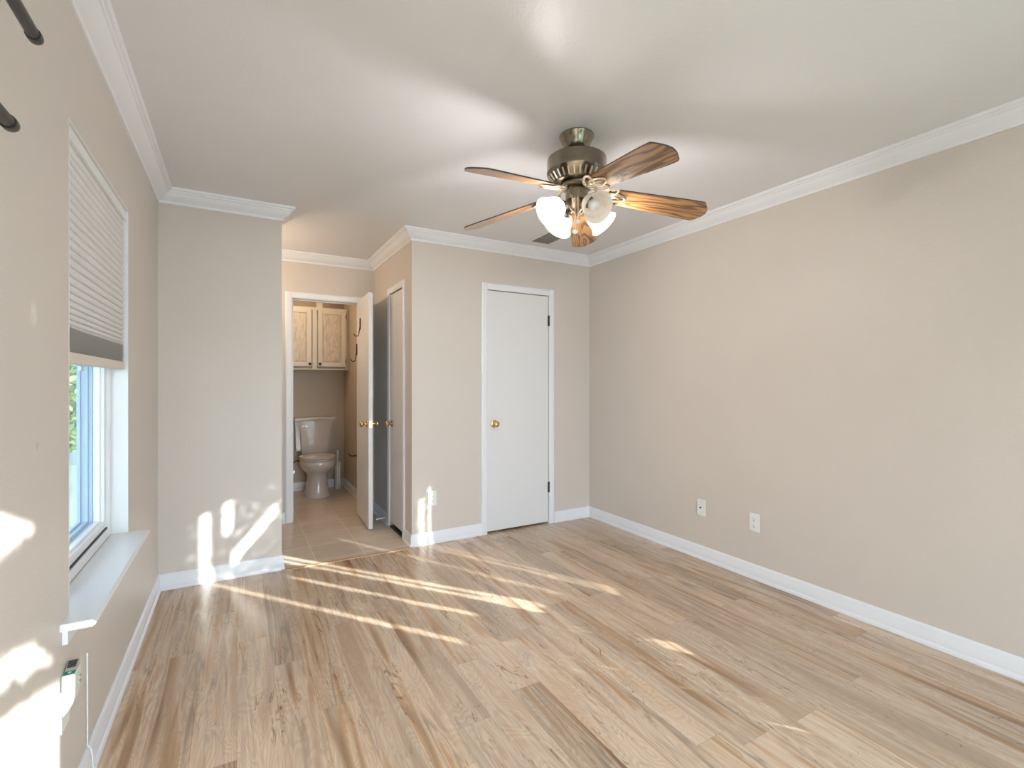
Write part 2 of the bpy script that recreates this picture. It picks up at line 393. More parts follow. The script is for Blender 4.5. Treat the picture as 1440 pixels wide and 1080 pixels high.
def obj(name, mb, mat, parent=None, bevel=0.0, smooth=None, local=False, fix=True):
    me = bpy.data.meshes.new(name)
    off = Vector((0, 0, 0))
    if parent is not None and not local:
        p = parent
        while p is not None: off += p.location; p = p.parent
    me.from_pydata([tuple(Vector(v)-off) for v in mb.v], [], mb.f)
    me.materials.append(mat)
    if fix:
        import bmesh
        bm = bmesh.new(); bm.from_mesh(me); bmesh.ops.recalc_face_normals(bm, faces=bm.faces); bm.to_mesh(me); bm.free()
    o = bpy.data.objects.new(name, me); C.objects.link(o)
    if parent is not None: o.parent = parent
    if smooth:
        me.shade_smooth(); me.set_sharp_from_angle(angle=math.radians(smooth))
    if bevel:
        md = o.modifiers.new('bevel', 'BEVEL'); md.width = bevel; md.segments = 2; md.limit_method = 'ANGLE'
        md.angle_limit = math.radians(40)
    return o
def tag(o, label=None, cat=None, group=None, kind=None):
    if label: o['label'] = label
    if cat: o['category'] = cat
    if group: o['group'] = group
    if kind: o['kind'] = kind
    return o
def thing(name, label, cat, loc, group=None, kind=None):
    o = bpy.data.objects.new(name, None); o.empty_display_size = 0.05
    C.objects.link(o); o.location = loc
    return tag(o, label, cat, group, kind)
def struct(name, mb, mat, label, cat, **kw):
    return tag(obj(name, mb, mat, **kw), label, cat, kind='structure')
def place(loc, d):
    """matrix that puts local z along d at loc"""
    return Matrix.Translation(Vector(loc)) @ Vector(d).to_track_quat('Z', 'Y').to_matrix().to_4x4()

def wall_cells(u0, u1, z0, z1, holes):
    us = sorted({u0, u1, *[h[0] for h in holes], *[h[1] for h in holes]})
    zs = sorted({z0, z1, *[h[2] for h in holes], *[h[3] for h in holes]})
    for a, b in zip(us, us[1:]):
        for c, d in zip(zs, zs[1:]):
            um, zm = (a+b)/2, (c+d)/2
            if not any(h[0] < um < h[1] and h[2] < zm < h[3] for h in holes): yield a, b, c, d

# ------------------------------------------------------------------ room shell
WY0, WY1, WZ0, WZ1 = 1.827, 2.687, 0.580, 2.012     # left window opening
mb = MB()
for a, b, c, d in wall_cells(YB-0.12, Y2, 0, 2.55, [(WY0, WY1, WZ0, WZ1)]): mb.box(-0.16, 0, a, b, c, d)
struct('wall_left', mb, M['wall_scuffed'], 'beige wall on the left with the window in it', 'wall')
mb = MB()
for a, b, c, d in wall_cells(YB-0.12, Y2+1.4, 0, 2.55, [(-0.62, 0.62, 0.50, 2.0)]): mb.box(W, W+0.12, a, b, c, d)
struct('wall_right', mb, M['wall'], 'long plain beige wall on the right with two outlet plates', 'wall')
mb = MB()
for a, b, c, d in wall_cells(0, W, 0, 2.55, [(0.5, 2.585, 0.0, 2.12)]): mb.box(a, b, YB-0.12, YB, c, d)
struct('wall_rear', mb, M['wall'], 'wall behind the camera with the patio door opening', 'wall')
# short far-left wall: solid block between bedroom and hall
YV = Y2+0.12
struct('wall_far_left', MB().box(-0.16, X1, Y2, YV, 0, 2.55), M['wall'], 'short beige wall straight ahead between the window wall and the hall', 'wall')
# closet block: front wall with door_1, side wall with door_3
D1 = (2.2235, 2.8405, 0.0, 2.034)
mb = MB()
for a, b, c, d in wall_cells(X2+0.1, W, 0, 2.55, [D1]): mb.box(a, b, Y2, Y2+0.10, c, d)
struct('wall_back', mb, M['wall'], 'beige closet wall facing the camera with the narrow white door', 'wall')
D3 = (3.820, 4.205, 0.0, 2.030)
mb = MB()
for a, b, c, d in wall_cells(Y2, Y3+0.11, 0, 2.55, [D3]): mb.box(X2, X2+0.1, a, b, c, d)
struct('wall_hall_side', mb, M['wall'], 'side wall of the little hall with the linen closet door', 'wall')
D2 = (0.845, 1.455, 0.0, 2.030)
mb = MB()
for a, b, c, d in wall_cells(0, X2, 0, 2.55, [D2]): mb.box(a, b, Y3, Y3+0.11, c, d)
struct('wall_hall_back', mb, M['wall'], 'wall at the end of the hall around the bathroom doorway', 'wall')
struct('wall_alcove', MB().box(-0.16, 0, YV, Y3+0.11, 0, 2.55), M['wall'], 'end wall of the small vanity alcove hidden left of the hall', 'wall')
# closets behind the two shut doors
struct('wall_closet', MB().box(X2+0.1, W, Y3, Y3+0.11, 0, 2.55), M['wall'], 'back wall inside the closets behind the shut doors', 'wall')
struct('wall_bathroom_right', MB().box(BX1, BX1+0.1, Y3+0.11, BY1+0.1, 0, 2.55), M['bathroom_wall'], 'right wall of the bathroom beside the toilet', 'wall')
struct('wall_bathroom_back', MB().box(BX0-0.1, BX1, BY1, BY1+0.1, 0, 2.55), M['bathroom_wall'], 'bathroom wall behind the toilet and cabinet', 'wall')
struct('wall_bathroom_left', MB().box(BX0-0.1, BX0, Y3+0.11, BY1, 0, 2.55), M['bathroom_wall'], 'left wall of the bathroom, hidden by the doorway edge', 'wall')
struct('ceiling', MB().box(-0.16, W+0.12, YB-0.12, BY1+0.1, ZC, ZC+0.1), M['ceiling'], 'off-white painted ceiling with a light texture', 'ceiling')
YT = 3.578
struct('floor', MB().box(-0.02, W+0.05, YB-0.1, YT, -0.08, 0.0).box(X2+0.05, W+0.05, YT, Y3, -0.08, -0.0), M['floor'],
       'laminate plank floor of the bedroom in streaky beige and brown', 'floor')
struct('floor_tile', MB().box(-0.05, X2+0.05, YT, BY1, -0.08, -0.001), M['tile'], 'square beige ceramic tile floor of the hall and bathroom', 'floor')
struct('trim_1', MB().prism([(YT-0.016, 0.0), (YT-0.012, 0.005), (YT+0.008, 0.005), (YT+0.013, -0.001)], 'x', X1-0.0, X2), M['threshold'],
       'thin wooden transition strip between laminate and tile', 'threshold')

# crown moulding and baseboards: mitred sweeps round the room outline (interior on the left of the path)
outline = [(0, YB), (W, YB), (W, Y2), (X2, Y2), (X2, Y3), (0, Y3), (0, YV), (X1, YV), (X1, Y2), (0, Y2)]
NO = len(outline)
def mitres(poly):
    n = len(poly); out = []
    for i in range(n):
        p, q, r = Vector(poly[i-1]), Vector(poly[i]), Vector(poly[(i+1) % n])
        d1, d2 = (q-p).normalized(), (r-q).normalized()
        n1, n2 = Vector((-d1.y, d1.x)), Vector((-d2.y, d2.x))
        mm = n1+n2; out.append(mm/mm.dot(n1))
    return out
mit = mitres(outline)
def run(mb, p, q, m0, m1, prof):
    p, q = Vector(p), Vector(q); n = len(prof)
    vs = [(*(p+m0*d), z) for d, z in prof]+[(*(q+m1*d), z) for d, z in prof]
    mb.add(vs, [tuple(range(n)), tuple(range(2*n-1, n-1, -1))]+[(i, n+i, n+(i+1) % n, (i+1) % n) for i in range(n)])
    return mb
def arc(c, r, a0, a1, n=6): return [(c[0]+r*math.cos(math.radians(a0+(a1-a0)*k/n)), c[1]+r*math.sin(math.radians(a0+(a1-a0)*k/n))) for k in range(n+1)]
crown = [(0, ZC-0.084), (0.007, ZC-0.084), (0.010, ZC-0.078), (0.010, ZC-0.070), (0.018, ZC-0.064), (0.034, ZC-0.053), (0.048, ZC-0.038),
         (0.055, ZC-0.026), (0.062, ZC-0.024), (0.064, ZC-0.016), (0.073, ZC-0.014), (0.078, ZC-0.006), (0.078, ZC+0.002), (0, ZC+0.002)]
side_names = ['rear', 'right', 'back', 'hall_side', 'hall_back', 'alcove', 'alcove_front', 'far_left_end', 'far_left', 'left']
words = {'rear': 'wall behind the camera', 'right': 'long right wall', 'back': 'closet wall', 'hall_side': 'hall side wall', 'hall_back': 'wall over the bathroom door',
         'alcove': 'hidden alcove end', 'alcove_front': 'hidden alcove side', 'far_left_end': 'end of the short wall', 'far_left': 'short wall straight ahead', 'left': 'window wall'}
for i in range(NO):
    mb = run(MB(), outline[i], outline[(i+1) % NO], mit[i], mit[(i+1) % NO], crown)
    struct('trim_%d' % (i+2), mb, M['trim'], 'white crown moulding along the top of the '+words[side_names[i]], 'crown moulding', smooth=35)
base = [(0, -0.001), (0.019, -0.001), (0.019, 0.012), (0.015, 0.020), (0.012, 0.022), (0.012, 0.066), (0.010, 0.070), (0.010, 0.080), (0.007, 0.090), (0.003, 0.095), (0, 0.095)]
def perp(i):
    d = (Vector(outline[(i+1) % NO])-Vector(outline[i])).normalized(); return Vector((-d.y, d.x))
breaks = {0: [(0, 0.44), (2.65, W)], 2: [(W, 2.897), (2.171, X2)], 3: [(Y2, 3.766), (4.259, Y3)], 4: [(X2, 1.510), (0.789, 0)]}
for i in range(NO):
    mb = MB(); p, q = outline[i], outline[(i+1) % NO]
    if i in breaks:
        ax = 0 if p[0] != q[0] else 1
        for a, b in breaks[i]:
            pa = list(p); pb = list(p); pa[ax] = a; pb[ax] = b
            m0 = mit[i] if abs(a-p[ax]) < 1e-6 else perp(i)
            m1 = mit[(i+1) % NO] if abs(b-q[ax]) < 1e-6 else perp(i)
            run(mb, pa, pb, m0, m1, base)
    else: run(mb, p, q, mit[i], mit[(i+1) % NO], base)
    struct('baseboard_'+side_names[i], mb, M['trim'], 'white baseboard along the foot of the '+words[side_names[i]], 'baseboard', smooth=35)
mb = run(MB(), (BX1, Y3+0.13), (BX1, BY1), Vector((-1, 0)), Vector((-1, -1)), base)
struct('baseboard_bathroom_right', mb, M['trim'], 'white baseboard of the bathroom right wall', 'baseboard', smooth=35)
mb = run(MB(), (BX1, BY1), (BX0, BY1), Vector((-1, -1)), Vector((1, -1)), base)
struct('baseboard_bathroom_back', mb, M['trim'], 'white baseboard behind the toilet', 'baseboard', smooth=35)

# ------------------------------------------------------------------ doors
def knob(parent, loc, d, name='knob'):
    mm = place(loc, d)
    k = obj(name, MB().lathe([(0.009, 0.002), (0.0095, 0.020), (0.013, 0.026), (0.022, 0.033), (0.0262, 0.043), (0.0262, 0.050), (0.021, 0.058), (0.010, 0.062), (0.004, 0.0625)], mm, 28), M['brass'], parent, smooth=50)
    tag(k, 'round brass knob')
    r = obj('rosette', MB().lathe([(0.031, 0.0), (0.031, 0.003), (0.027, 0.007), (0.015, 0.009)], mm, 28), M['brass'], k, smooth=40)
    return k
def hinge_y(parent, x, y, z, mat, h=0.092):
    """knuckle hinge on a wall facing the camera (-y)"""
    mb = MB().lathe([(0.0062, -h/2), (0.0062, h/2)], Matrix.Translation((x, y, z)), 12)
    mb.lathe([(0.004, h/2), (0.0045, h/2+0.004), (0.001, h/2+0.006)], Matrix.Translation((x, y, z)), 10)
    mb.box(x-0.012, x, y+0.004, y+0.007, z-h/2, z+h/2)
    return obj('hinge', mb, mat, parent, smooth=40)

# door_1: narrow closet door on the closet wall
d1 = thing('door_1', 'narrow flat white door shut in the closet wall, brass knob at its left', 'door', (2.53, Y2, 0), kind='structure')
obj('panel', MB().box(2.2255, 2.8375, Y2+0.001, Y2+0.036, 0.016, 2.029), M['door'], d1, bevel=0.0015)
def casing_y(x0, x1, top, y, wd=0.053, ov=0.004):
    mb = MB()
    prof = [(0, 0), (0, -0.011), (0.008, -0.014), (wd-0.010, -0.016), (wd, -0.012), (wd, 0)]
    mb.prism([(x0-a+ov, y+b) for a, b in prof], 'z', 0, top+wd-ov)
    mb.prism([(x1+a-ov, y+b) for a, b in prof], 'z', 0, top+wd-ov)
    mb.prism([(y+b, top-ov+a) for a, b in prof], 'x', x0+ov, x1-ov)
    return mb
obj('casing', casing_y(D1[0]-0.004, D1[1]+0.004, D1[3]+0.004, Y2), M['trim'], d1)
obj('jamb', MB().box(2.2235-0.001, 2.2255-0.0015, Y2, Y2+0.1, 0, 2.034).box(2.838, 2.842, Y2+0.012, Y2+0.1, 0, 2.034).box(2.2235, 2.8405, Y2+0.037, Y2+0.05, 2.02, 2.034), M['trim'], d1)
tag(hinge_y(d1, 2.8425, Y2-0.008, 1.810, M['hinge']), 'upper dark bronze hinge')
tag(hinge_y(d1, 2.8425, Y2-0.008, 0.325, M['hinge']), 'lower dark bronze hinge')
knob(d1, (2.292, Y2, 0.913), (0, -1, 0))
obj('latch', MB().box(2.2258, 2.2285, Y2-0.001, Y2+0.02, 0.885, 0.94), M['hinge'], d1)

# door_3: linen closet door in the hall side wall (faces -x)
d3 = thing('door_3', 'very narrow flat white linen closet door shut in the hall side wall', 'door', (X2, 4.01, 0), kind='structure')
obj('panel', MB().box(X2+0.002, X2+0.036, D3[0]+0.003, D3[1]-0.003, 0.045, 2.022), M['door'], d3, bevel=0.0015)
mb = MB(); wd3 = 0.05
prof = [(0, 0), (0, -0.011), (0.008, -0.014), (wd3-0.010, -0.016), (wd3, -0.012), (wd3, 0)]
mb.prism([(X2+b, D3[0]-a) for a, b in prof], 'z', 0, 2.030+wd3)
mb.prism([(X2+b, D3[1]+a) for a, b in prof], 'z', 0, 2.030+wd3)
mb.prism([(X2+b, 2.030+a) for a, b in prof], 'y', D3[0], D3[1])
obj('casing', mb, M['trim'], d3)
obj('threshold', MB().box(X2-0.004, X2+0.05, D3[0], D3[1], -0.001, 0.012), M['hinge'], d3)
for z, w_ in ((1.795, 'upper'), (0.31, 'lower')):
    mb = MB().lathe([(0.006, -0.046), (0.006, 0.046)], Matrix.Translation((X2-0.006, D3[0]+0.002, z)), 12)
    mb.box(X2-0.001, X2+0.003, D3[0]+0.003, D3[0]+0.030, z-0.042, z+0.042)
    tag(obj('hinge', mb, M['hinge_painted'], d3, smooth=40), w_+' hinge with worn white paint')
knob(d3, (X2+0.002, 4.150, 0.905), (-1, 0, 0))

# door_2: bathroom door standing open into the hall
d2 = thing('door_2', 'white bathroom door standing wide open into the hall with black hooks', 'door', (1.455, Y3, 0), kind='structure')
obj('casing', casing_y(D2[0]-0.002, D2[1]+0.002, D2[3]-0.004, Y3, 0.055), M['trim'], d2)
obj('jamb', MB().box(D2[0]-0.004, D2[0]+0.008, Y3-0.001, Y3+0.112, 0, 2.03).box(D2[1]-0.008, D2[1]+0.004, Y3+0.002, Y3+0.112, 0, 2.03)
    .box(D2[0], D2[1], Y3-0.001, Y3+0.112, 2.020, 2.034).box(D2[0]+0.006, D2[0]+0.016, Y3+0.04, Y3+0.075, 0, 2.02)
    .box(D2[0], D2[1], Y3+0.04, Y3+0.075, 2.010, 2.022), M['trim'], d2)
obj('strike_plate', MB().box(D2[0]+0.007, D2[0]+0.0095, Y3+0.006, Y3+0.030, 0.88, 0.94), M['hinge'], d2)
# slab hinged at (1.440, Y3-0.012); leans a little past square
ang = math.radians(2.5)
leaf = bpy.data.objects.new('leaf', None)
mb = MB().box(-0.035, 0.0, -0.595, -0.003, 0.014, 2.026)
hinge_pt = Vector((1.447, Y3-0.012, 0))
leaf = obj('leaf', mb, M['door'], d2, bevel=0.0015, local=True)
leaf.location = hinge_pt-d2.location; leaf.rotation_euler = (0, 0, -ang)
def lobj(name, mb, mat, parent, **kw): return obj(name, mb, mat, parent, local=True, **kw)
for sgn, x in ((-1, -0.035), (1, 0.0)):
    mm = place((x, -0.535, 0.905), (sgn, 0, 0))
    mb = MB().lathe([(0.031, 0.0), (0.031, 0.003), (0.026, 0.008), (0.011, 0.010), (0.0095, 0.022), (0.013, 0.028), (0.022, 0.035), (0.0262, 0.045), (0.0262, 0.052), (0.021, 0.060), (0.004, 0.0645)], mm, 28)
    tag(lobj('knob', mb, M['brass'], leaf, smooth=45), 'round brass knob')
lobj('latch', MB().box(-0.029, -0.006, -0.597, -0.594, 0.877, 0.933).box(-0.024, -0.011, -0.604, -0.596, 0.897, 0.913), M['brass'], leaf)
for yy, zz, w_ in ((-0.205, 1.80, 'black coat hook, nearer one'), (-0.02, 1.575, 'black coat hook, lower one by the hinges')):
    x = -0.035
    mb = MB().loft([[(x-d_, yy+1.7*w*math.cos(t), zz+0.0+0.055*math.sin(t)*h_) for t in [2*PI*k/20 for k in range(20)]] for d_, w, h_ in ((0, 0.013, 1.0), (0.004, 0.013, 1.0), (0.008, 0.009, 0.93))])
    pts = [(x-0.006, yy, zz-0.03), (x-0.010, yy, zz-0.06), (x-0.014, yy, zz-0.085)]+[(x-0.038-0.024*math.cos(a), yy, zz-0.088-0.026*math.sin(a)) for a in [PI+PI*k/8*-1 for k in range(0)]]
    pts += [(x-0.036+0.022*math.cos(a), yy, zz-0.090+0.026*math.sin(a)) for a in [-PI*k/8 for k in range(0, 8)]]
    mb.tube(pts, 0.0042, 8)
    mb.lathe([(0.002, -0.006), (0.006, 0), (0.002, 0.006)], Matrix.Translation(Vector(pts[-1])), 10)
    tag(lobj('coat_hook', mb, M['black'], leaf, smooth=40), w_)

# door stop on the hall baseboard
ds = thing('door_stop', 'small white spring door stop on the hall baseboard behind the open door', 'door stop', (X2-0.012, 4.345, 0.045))
mb = MB(); mm = place((X2-0.012, 4.345, 0.045), (-1, 0, -0.05))
mb.lathe([(0.013, 0), (0.013, 0.004), (0.006, 0.008)]+[(0.0055+0.001*(k % 2), 0.008+0.0022*k) for k in range(24)], mm, 14)
obj('spring', mb, M['plate'], ds, smooth=60)
obj('tip', MB().lathe([(0.0075, 0.060), (0.008, 0.064), (0.008, 0.074), (0.005, 0.077)], mm, 16), M['plate'], ds, smooth=40)

# ------------------------------------------------------------------ left window
w1 = thing('window_1', 'white framed window in the left wall, lower part clear of the shade', 'window', (-0.1, 2.257, WZ0), kind='structure')
XF = -0.058
obj('reveal', MB().box(-0.16, 0.0005, WY1-0.002, WY1+0.001, 0.60, WZ1).box(-0.16, 0.0005, WY0-0.001, WY0+0.002, 0.60, WZ1).box(-0.16, 0.0005, WY0, WY1, WZ1-0.002, WZ1+0.001), M['vinyl'], w1)
def ring(mb, x0, x1, y0, y1, z0, z1, w):
    mb.box(x0, x1, y0, y0+w, z0, z1).box(x0, x1, y1-w, y1, z0, z1).box(x0, x1, y0+w, y1-w, z0, z0+w).box(x0, x1, y0+w, y1-w, z1-w, z1); return mb
YA, YZ = WY0+0.003, WY1-0.003
obj('window_frame', ring(MB(), -0.15, XF, YA, YZ, 0.601, WZ1-0.003, 0.036), M['vinyl'], w1, bevel=0.002)
obj('gasket', MB().box(-0.10, XF-0.006, YA+0.036, YZ-0.036, 0.637, 0.642), M['dark'], w1)
obj('side_seal', MB().box(-0.10, XF-0.010, YA+0.036, YA+0.041, 0.642, WZ1-0.044).box(-0.10, XF-0.010, YZ-0.041, YZ-0.036, 0.642, WZ1-0.044), M['vinyl'], w1)
obj('sash', ring(ring(MB(), -0.105, XF-0.010, YA+0.041, YZ-0.041, 0.642, WZ1-0.044, 0.030), -0.102, XF-0.022, YA+0.068, YZ-0.068, 0.668, WZ1-0.072, 0.012), M['vinyl'], w1, bevel=0.003)
mb = MB()
for k, dx in enumerate((0.0, 0.012, 0.024, 0.036)):
    w_ = 0.030+0.005*(k % 2)
    ring(mb, -0.118-dx, -0.107-dx, YA+0.036, YZ-0.036, 0.637, WZ1-0.039, w_+(0.012 if k in (1, 3) else 0.006))
obj('outer_track', mb, M['ext'], w1)
pn = obj('pane', MB().box(-0.097, -0.093, YA+0.072, YZ-0.072, 0.676, WZ1-0.080), M['glass'], w1)
obj('sash_lock', MB().box(XF-0.012, XF-0.004, 2.24, 2.28, 1.30, 1.315), M['vinyl'], w1)
# stool (inner sill) and apron
st = obj('window_stool', MB().box(-0.057, 0.070, WY0, WY1+0.001, 0.580, 0.600).box(0.0, 0.070, 1.744, WY0, 0.580, 0.600), M['vinyl'], w1)
obj('nosing', MB().prism([(0.0695, 0.5815), (0.0745, 0.584), (0.078, 0.590), (0.0745, 0.596), (0.0695, 0.5985)], 'y', 1.744, WY1), M['vinyl'], st)
obj('apron', MB().box(0.0, 0.012, 1.765, WY1-0.02, 0.535, 0.580), M['trim'], w1)

# pleated shade
bl = thing('window_shade', 'pale grey pleated cellular shade drawn halfway down the left window', 'blind', (-0.03, 2.257, 2.0))
by0, by1 = WY0+0.006, WY1-0.007
obj('head_rail', MB().box(-0.048, -0.006, by0, by1, 1.972, 2.008).box(-0.050, -0.003, by0, by1, 1.968, 1.976), M['plate'], bl, bevel=0.003)
zs = [1.970]; z = 1.970; p = 0.028
ztop_stack = 1.420
while z-p > ztop_stack:
    z -= p; zs.append(z)
    if z < 1.60: p = max(0.010, p*0.93)
zs.append(ztop_stack)
pro = []
for k in range(len(zs)-1):
    zc_ = zs[k]; dz_ = zs[k+1]-zs[k]; pro += [(-0.021, zc_), (-0.015, zc_+0.15*dz_), (-0.0125, zc_+0.35*dz_), (-0.0115, zc_+0.55*dz_), (-0.0135, zc_+0.80*dz_), (-0.017, zc_+0.94*dz_)]
pro.append((-0.030, zs[-1]))
back = [(-0.066-x*0.4, z) for i, (x, z) in enumerate(pro)][::-1]
obj('pleated_cloth', MB().prism(pro+back, 'y', by0+0.004, by1-0.006), M['shade_cloth'], bl)
mb = MB(); n = 16; pro = []
for k in range(n):
    z0 = ztop_stack-(ztop_stack-1.349)*k/n; z1 = ztop_stack-(ztop_stack-1.349)*(k+1)/n
    pro += [(-0.020, z0), (-0.011, (z0+z1)/2)]
pro.append((-0.020, 1.349))
obj('gathered_pleats', MB().prism(pro+[(-0.040, 1.349), (-0.040, ztop_stack)], 'y', by0+0.003, by1-0.005), M['shade_stack'], bl)
obj('bottom_rail', MB().box(-0.042, -0.010, by0+0.002, by1-0.004, 1.315, 1.349), M['cream'], bl, bevel=0.003)

# plug-in air freshener under the stool
af = thing('air_freshener', 'small ivory plug-in box with a green label on the wall below the window stool', 'air freshener', (0, 1.80, 0.40))
ay0, ay1 = 1.752, 1.810
prof = [(0.001, 0.338), (0.008, 0.346), (0.018, 0.360), (0.026, 0.376), (0.030, 0.396), (0.031, 0.452), (0.029, 0.456), (0.001, 0.456)]
body = obj('body', MB().prism(prof, 'y', ay0, ay1), M['ivory'], af, bevel=0.002)
obj('top_vent', MB().prism([(ay0+0.020, 0.456), (ay1-0.002, 0.456), (ay1-0.002, 0.472), (ay1-0.008, 0.472)], 'x', 0.003, 0.028), M['greytop'], af)
mb = MB()
for k in range(4):
    t = 0.35+0.17*k; yy = ay0+0.020+(ay1-0.028-ay0)*t; zz = 0.456+0.016*t+0.001
    mb.box(0.006, 0.025, yy, yy+0.003, zz, zz+0.0025)
obj('slots', mb, M['dark'], af)
lb = obj('label', MB().box(0.004, 0.028, ay0+0.002, ay0+0.020, 0.4555, 0.4575), M['green'], af)
obj('label_mark', MB().lathe([(0.004, 0.4575), (0.004, 0.458)], Matrix.Translation((0.016, ay0+0.011, 0)), 16), M['plate'], lb)
obj('button', MB().box(0.030, 0.0335, ay1-0.024, ay1-0.012, 0.425, 0.433).box(0.030, 0.0335, ay1-0.024, ay1-0.012, 0.410, 0.418), M['greytop'], af)
obj('outlet_plate', MB().box(0.0, 0.004, ay0-0.006, ay0+0.064, 0.300, 0.415), M['plate'], af, bevel=0.001)
# thin white painted-over cable on the window wall
tag(obj('cable', MB().tube([(0.004, 2.000, 0.400), (0.004, 2.001, 0.30), (0.004, 2.003, 0.105), (0.012, 2.004, 0.092), (0.0155, 2.010, 0.060), (0.0155, 2.014, 0.026), (0.023, 2.02, 0.010)], 0.0022, 8), M['plate'], smooth=60),
    'thin white cable running down the wall below the window onto the baseboard', 'cable')

# curtain rods on the window wall, close to the camera
for (z, yend, lab) in ((1.922, 1.250, 'dark metal curtain rod on the left wall, the upper and nearer to the ceiling'), (1.700, 1.132, 'dark metal curtain rod on the left wall, the lower of the two')):
    t = thing('curtain_rod', lab, 'curtain rod', (0.08, yend, z), group='curtain rods on the left wall')
    o = obj('tube', MB().lathe([(0.0105, 0.0), (0.0105, 2.2)], place((0.08, yend, z), (0, -1, 0)), 24), M['rod'], t, smooth=40)
    tag(obj('ring', MB().lathe([(0.0118, -0.002), (0.0125, 0.0), (0.0118, 0.002)], place((0.08, yend, z), (0, -1, 0)), 24), M['black'], t, smooth=40), 'black ring')
    obj('end_cap', MB().lathe([(0.0125, 0.001), (0.0128, 0.010), (0.0118, 0.018), (0.008, 0.023), (0.002, 0.025)], place((0.08, yend, z), (0, 1, 0)), 24), M['rod'], t, smooth=40)
    for yy in (0.10, -0.85):
        obj('bracket', MB().tube([(0.0, yy, z-0.01), (0.05, yy, z-0.016), (0.08, yy, z-0.016)], 0.006, 10).lathe([(0.022, 0), (0.022, 0.004)], place((0, yy, z-0.01), (1, 0, 0)), 20), M['rod'], t, smooth=40)

# ------------------------------------------------------------------ outlet plates
def duplex(name, label, cx, cy, cz, face, coax=False):
    """face: unit vector out of the wall"""
    t = thing(name, label, 'outlet', (cx, cy, cz), group='wall plates')
    if face == 'y':
        B = lambda mb, u0, u1, z0, z1, d0, d1_: mb.box(cx+u0, cx+u1, cy-d1_, cy-d0, cz+z0, cz+z1); D = (0, -1, 0)
        P = lambda u, z: (cx+u, cy, cz+z)
    else:
        B = lambda mb, u0, u1, z0, z1, d0, d1_: mb.box(cx-d1_, cx-d0, cy+u0, cy+u1, cz+z0, cz+z1); D = (-1, 0, 0)
        P = lambda u, z: (cx, cy+u, cz+z)
    obj('cover_plate', B(MB(), -0.036, 0.036, -0.058, 0.058, 0, 0.006), M['plate'], t, bevel=0.003)
    if coax:
        obj('coax_jack', MB().lathe([(0.0055, 0.005), (0.0055, 0.013), (0.002, 0.013)], place(P(0.004, 0.0), D), 14), M['dark'], t, smooth=40)
        for zz in (0.042, -0.042): obj('screw', MB().lathe([(0.003, 0.006), (0.002, 0.0075)], place(P(0, zz), D), 10), M['greytop'], t)
        return t
    for s_ in (1, -1):
        r = obj('receptacle', MB().lathe([(0.0165, 0.004), (0.0165, 0.0075), (0.015, 0.0082)], place(P(0, 0.0195*s_), D), 24), M['plate'], t, smooth=40)
        mb = MB()
        B(mb, -0.0075, -0.0052, 0.0195*s_+0.000, 0.0195*s_+0.009, 0.008, 0.0086); B(mb, 0.0052, 0.0075, 0.0195*s_+0.001, 0.0195*s_+0.008, 0.008, 0.0086)
        B(mb, -0.0028, 0.0028, 0.0195*s_-0.010, 0.0195*s_-0.0045, 0.008, 0.0086)
        obj('slots', mb, M['dark'], r)
    obj('screw', MB().lathe([(0.003, 0.006), (0.002, 0.0075)], place(P(0, 0), D), 10), M['greytop'], t)
    return t
duplex('outlet', 'white duplex outlet low on the closet wall left of the narrow door', 1.744, Y2, 0.354, 'y')
duplex('outlet', 'white duplex outlet low on the right wall, nearer to the camera than the coax plate', W, 1.928, 0.362, 'x')
duplex('coax_plate', 'white wall plate with one dark coax jack on the right wall', W, 2.335, 0.366, 'x', True)

# ------------------------------------------------------------------ ceiling vent
vt = thing('ceiling_vent', 'small louvred air vent in the ceiling beyond the fan', 'vent', (2.625, 3.27, ZC), )
vx0, vx1, vy0, vy1 = 2.535, 2.705, 3.135, 3.405
obj('vent_frame', MB().box(vx0-0.03, vx0, vy0-0.03, vy1+0.03, ZC-0.005, ZC+0.001).box(vx1, vx1+0.03, vy0-0.03, vy1+0.03, ZC-0.005, ZC+0.001)
    .box(vx0, vx1, vy0-0.03, vy0, ZC-0.005, ZC+0.001).box(vx0, vx1, vy1, vy1+0.03, ZC-0.005, ZC+0.001), M['ceiling'], vt, bevel=0.001)
obj('backing', MB().box(vx0, vx1, vy0, vy1, ZC-0.0015, ZC-0.0005), M['dark'], vt)
mb = MB()
n = 9
for k in range(n):
    x = vx0+0.014+(vx1-vx0-0.012)*k/n
    mb.prism([(x, ZC-0.0015), (x+0.006, ZC-0.006), (x+0.0075, ZC-0.005), (x+0.002, ZC-0.0015)], 'y', vy0+0.002, vy1-0.002)
mb.box(vx0, vx1, (vy0+vy1)/2-0.006, (vy0+vy1)/2+0.006, ZC-0.007, ZC-0.002)
obj('louvres', mb, M['grille'], vt)

# ------------------------------------------------------------------ ceiling fan
fan = thing('ceiling_fan', 'ceiling fan with five oak blades, pewter brass motor and four bell glass lights', 'ceiling fan', (FX, FY, ZC))
AX = Matrix.Translation((FX, FY, 0))
obj('canopy', MB().lathe([(0.080, 2.431), (0.083, 2.425), (0.080, 2.418), (0.072, 2.410), (0.068, 2.395), (0.060, 2.378), (0.048, 2.362), (0.040, 2.354), (0.042, 2.349), (0.034, 2.344), (0.024, 2.342)], AX, 48), M['antique'], fan, smooth=40)
obj('downrod', MB().lathe([(0.016, 2.343), (0.016, 2.328), (0.030, 2.324)], AX, 24), M['antique'], fan, smooth=40)
motor = obj('motor_housing', MB().lathe([(0.05, 2.326), (0.105, 2.324), (0.132, 2.321), (0.139, 2.316), (0.1405, 2.310), (0.1405, 2.262), (0.1425, 2.258), (0.1425, 2.250), (0.139, 2.244), (0.126, 2.226), (0.112, 2.212), (0.106, 2.204), (0.060, 2.198)], AX, 64), M['antique'], fan, smooth=30)
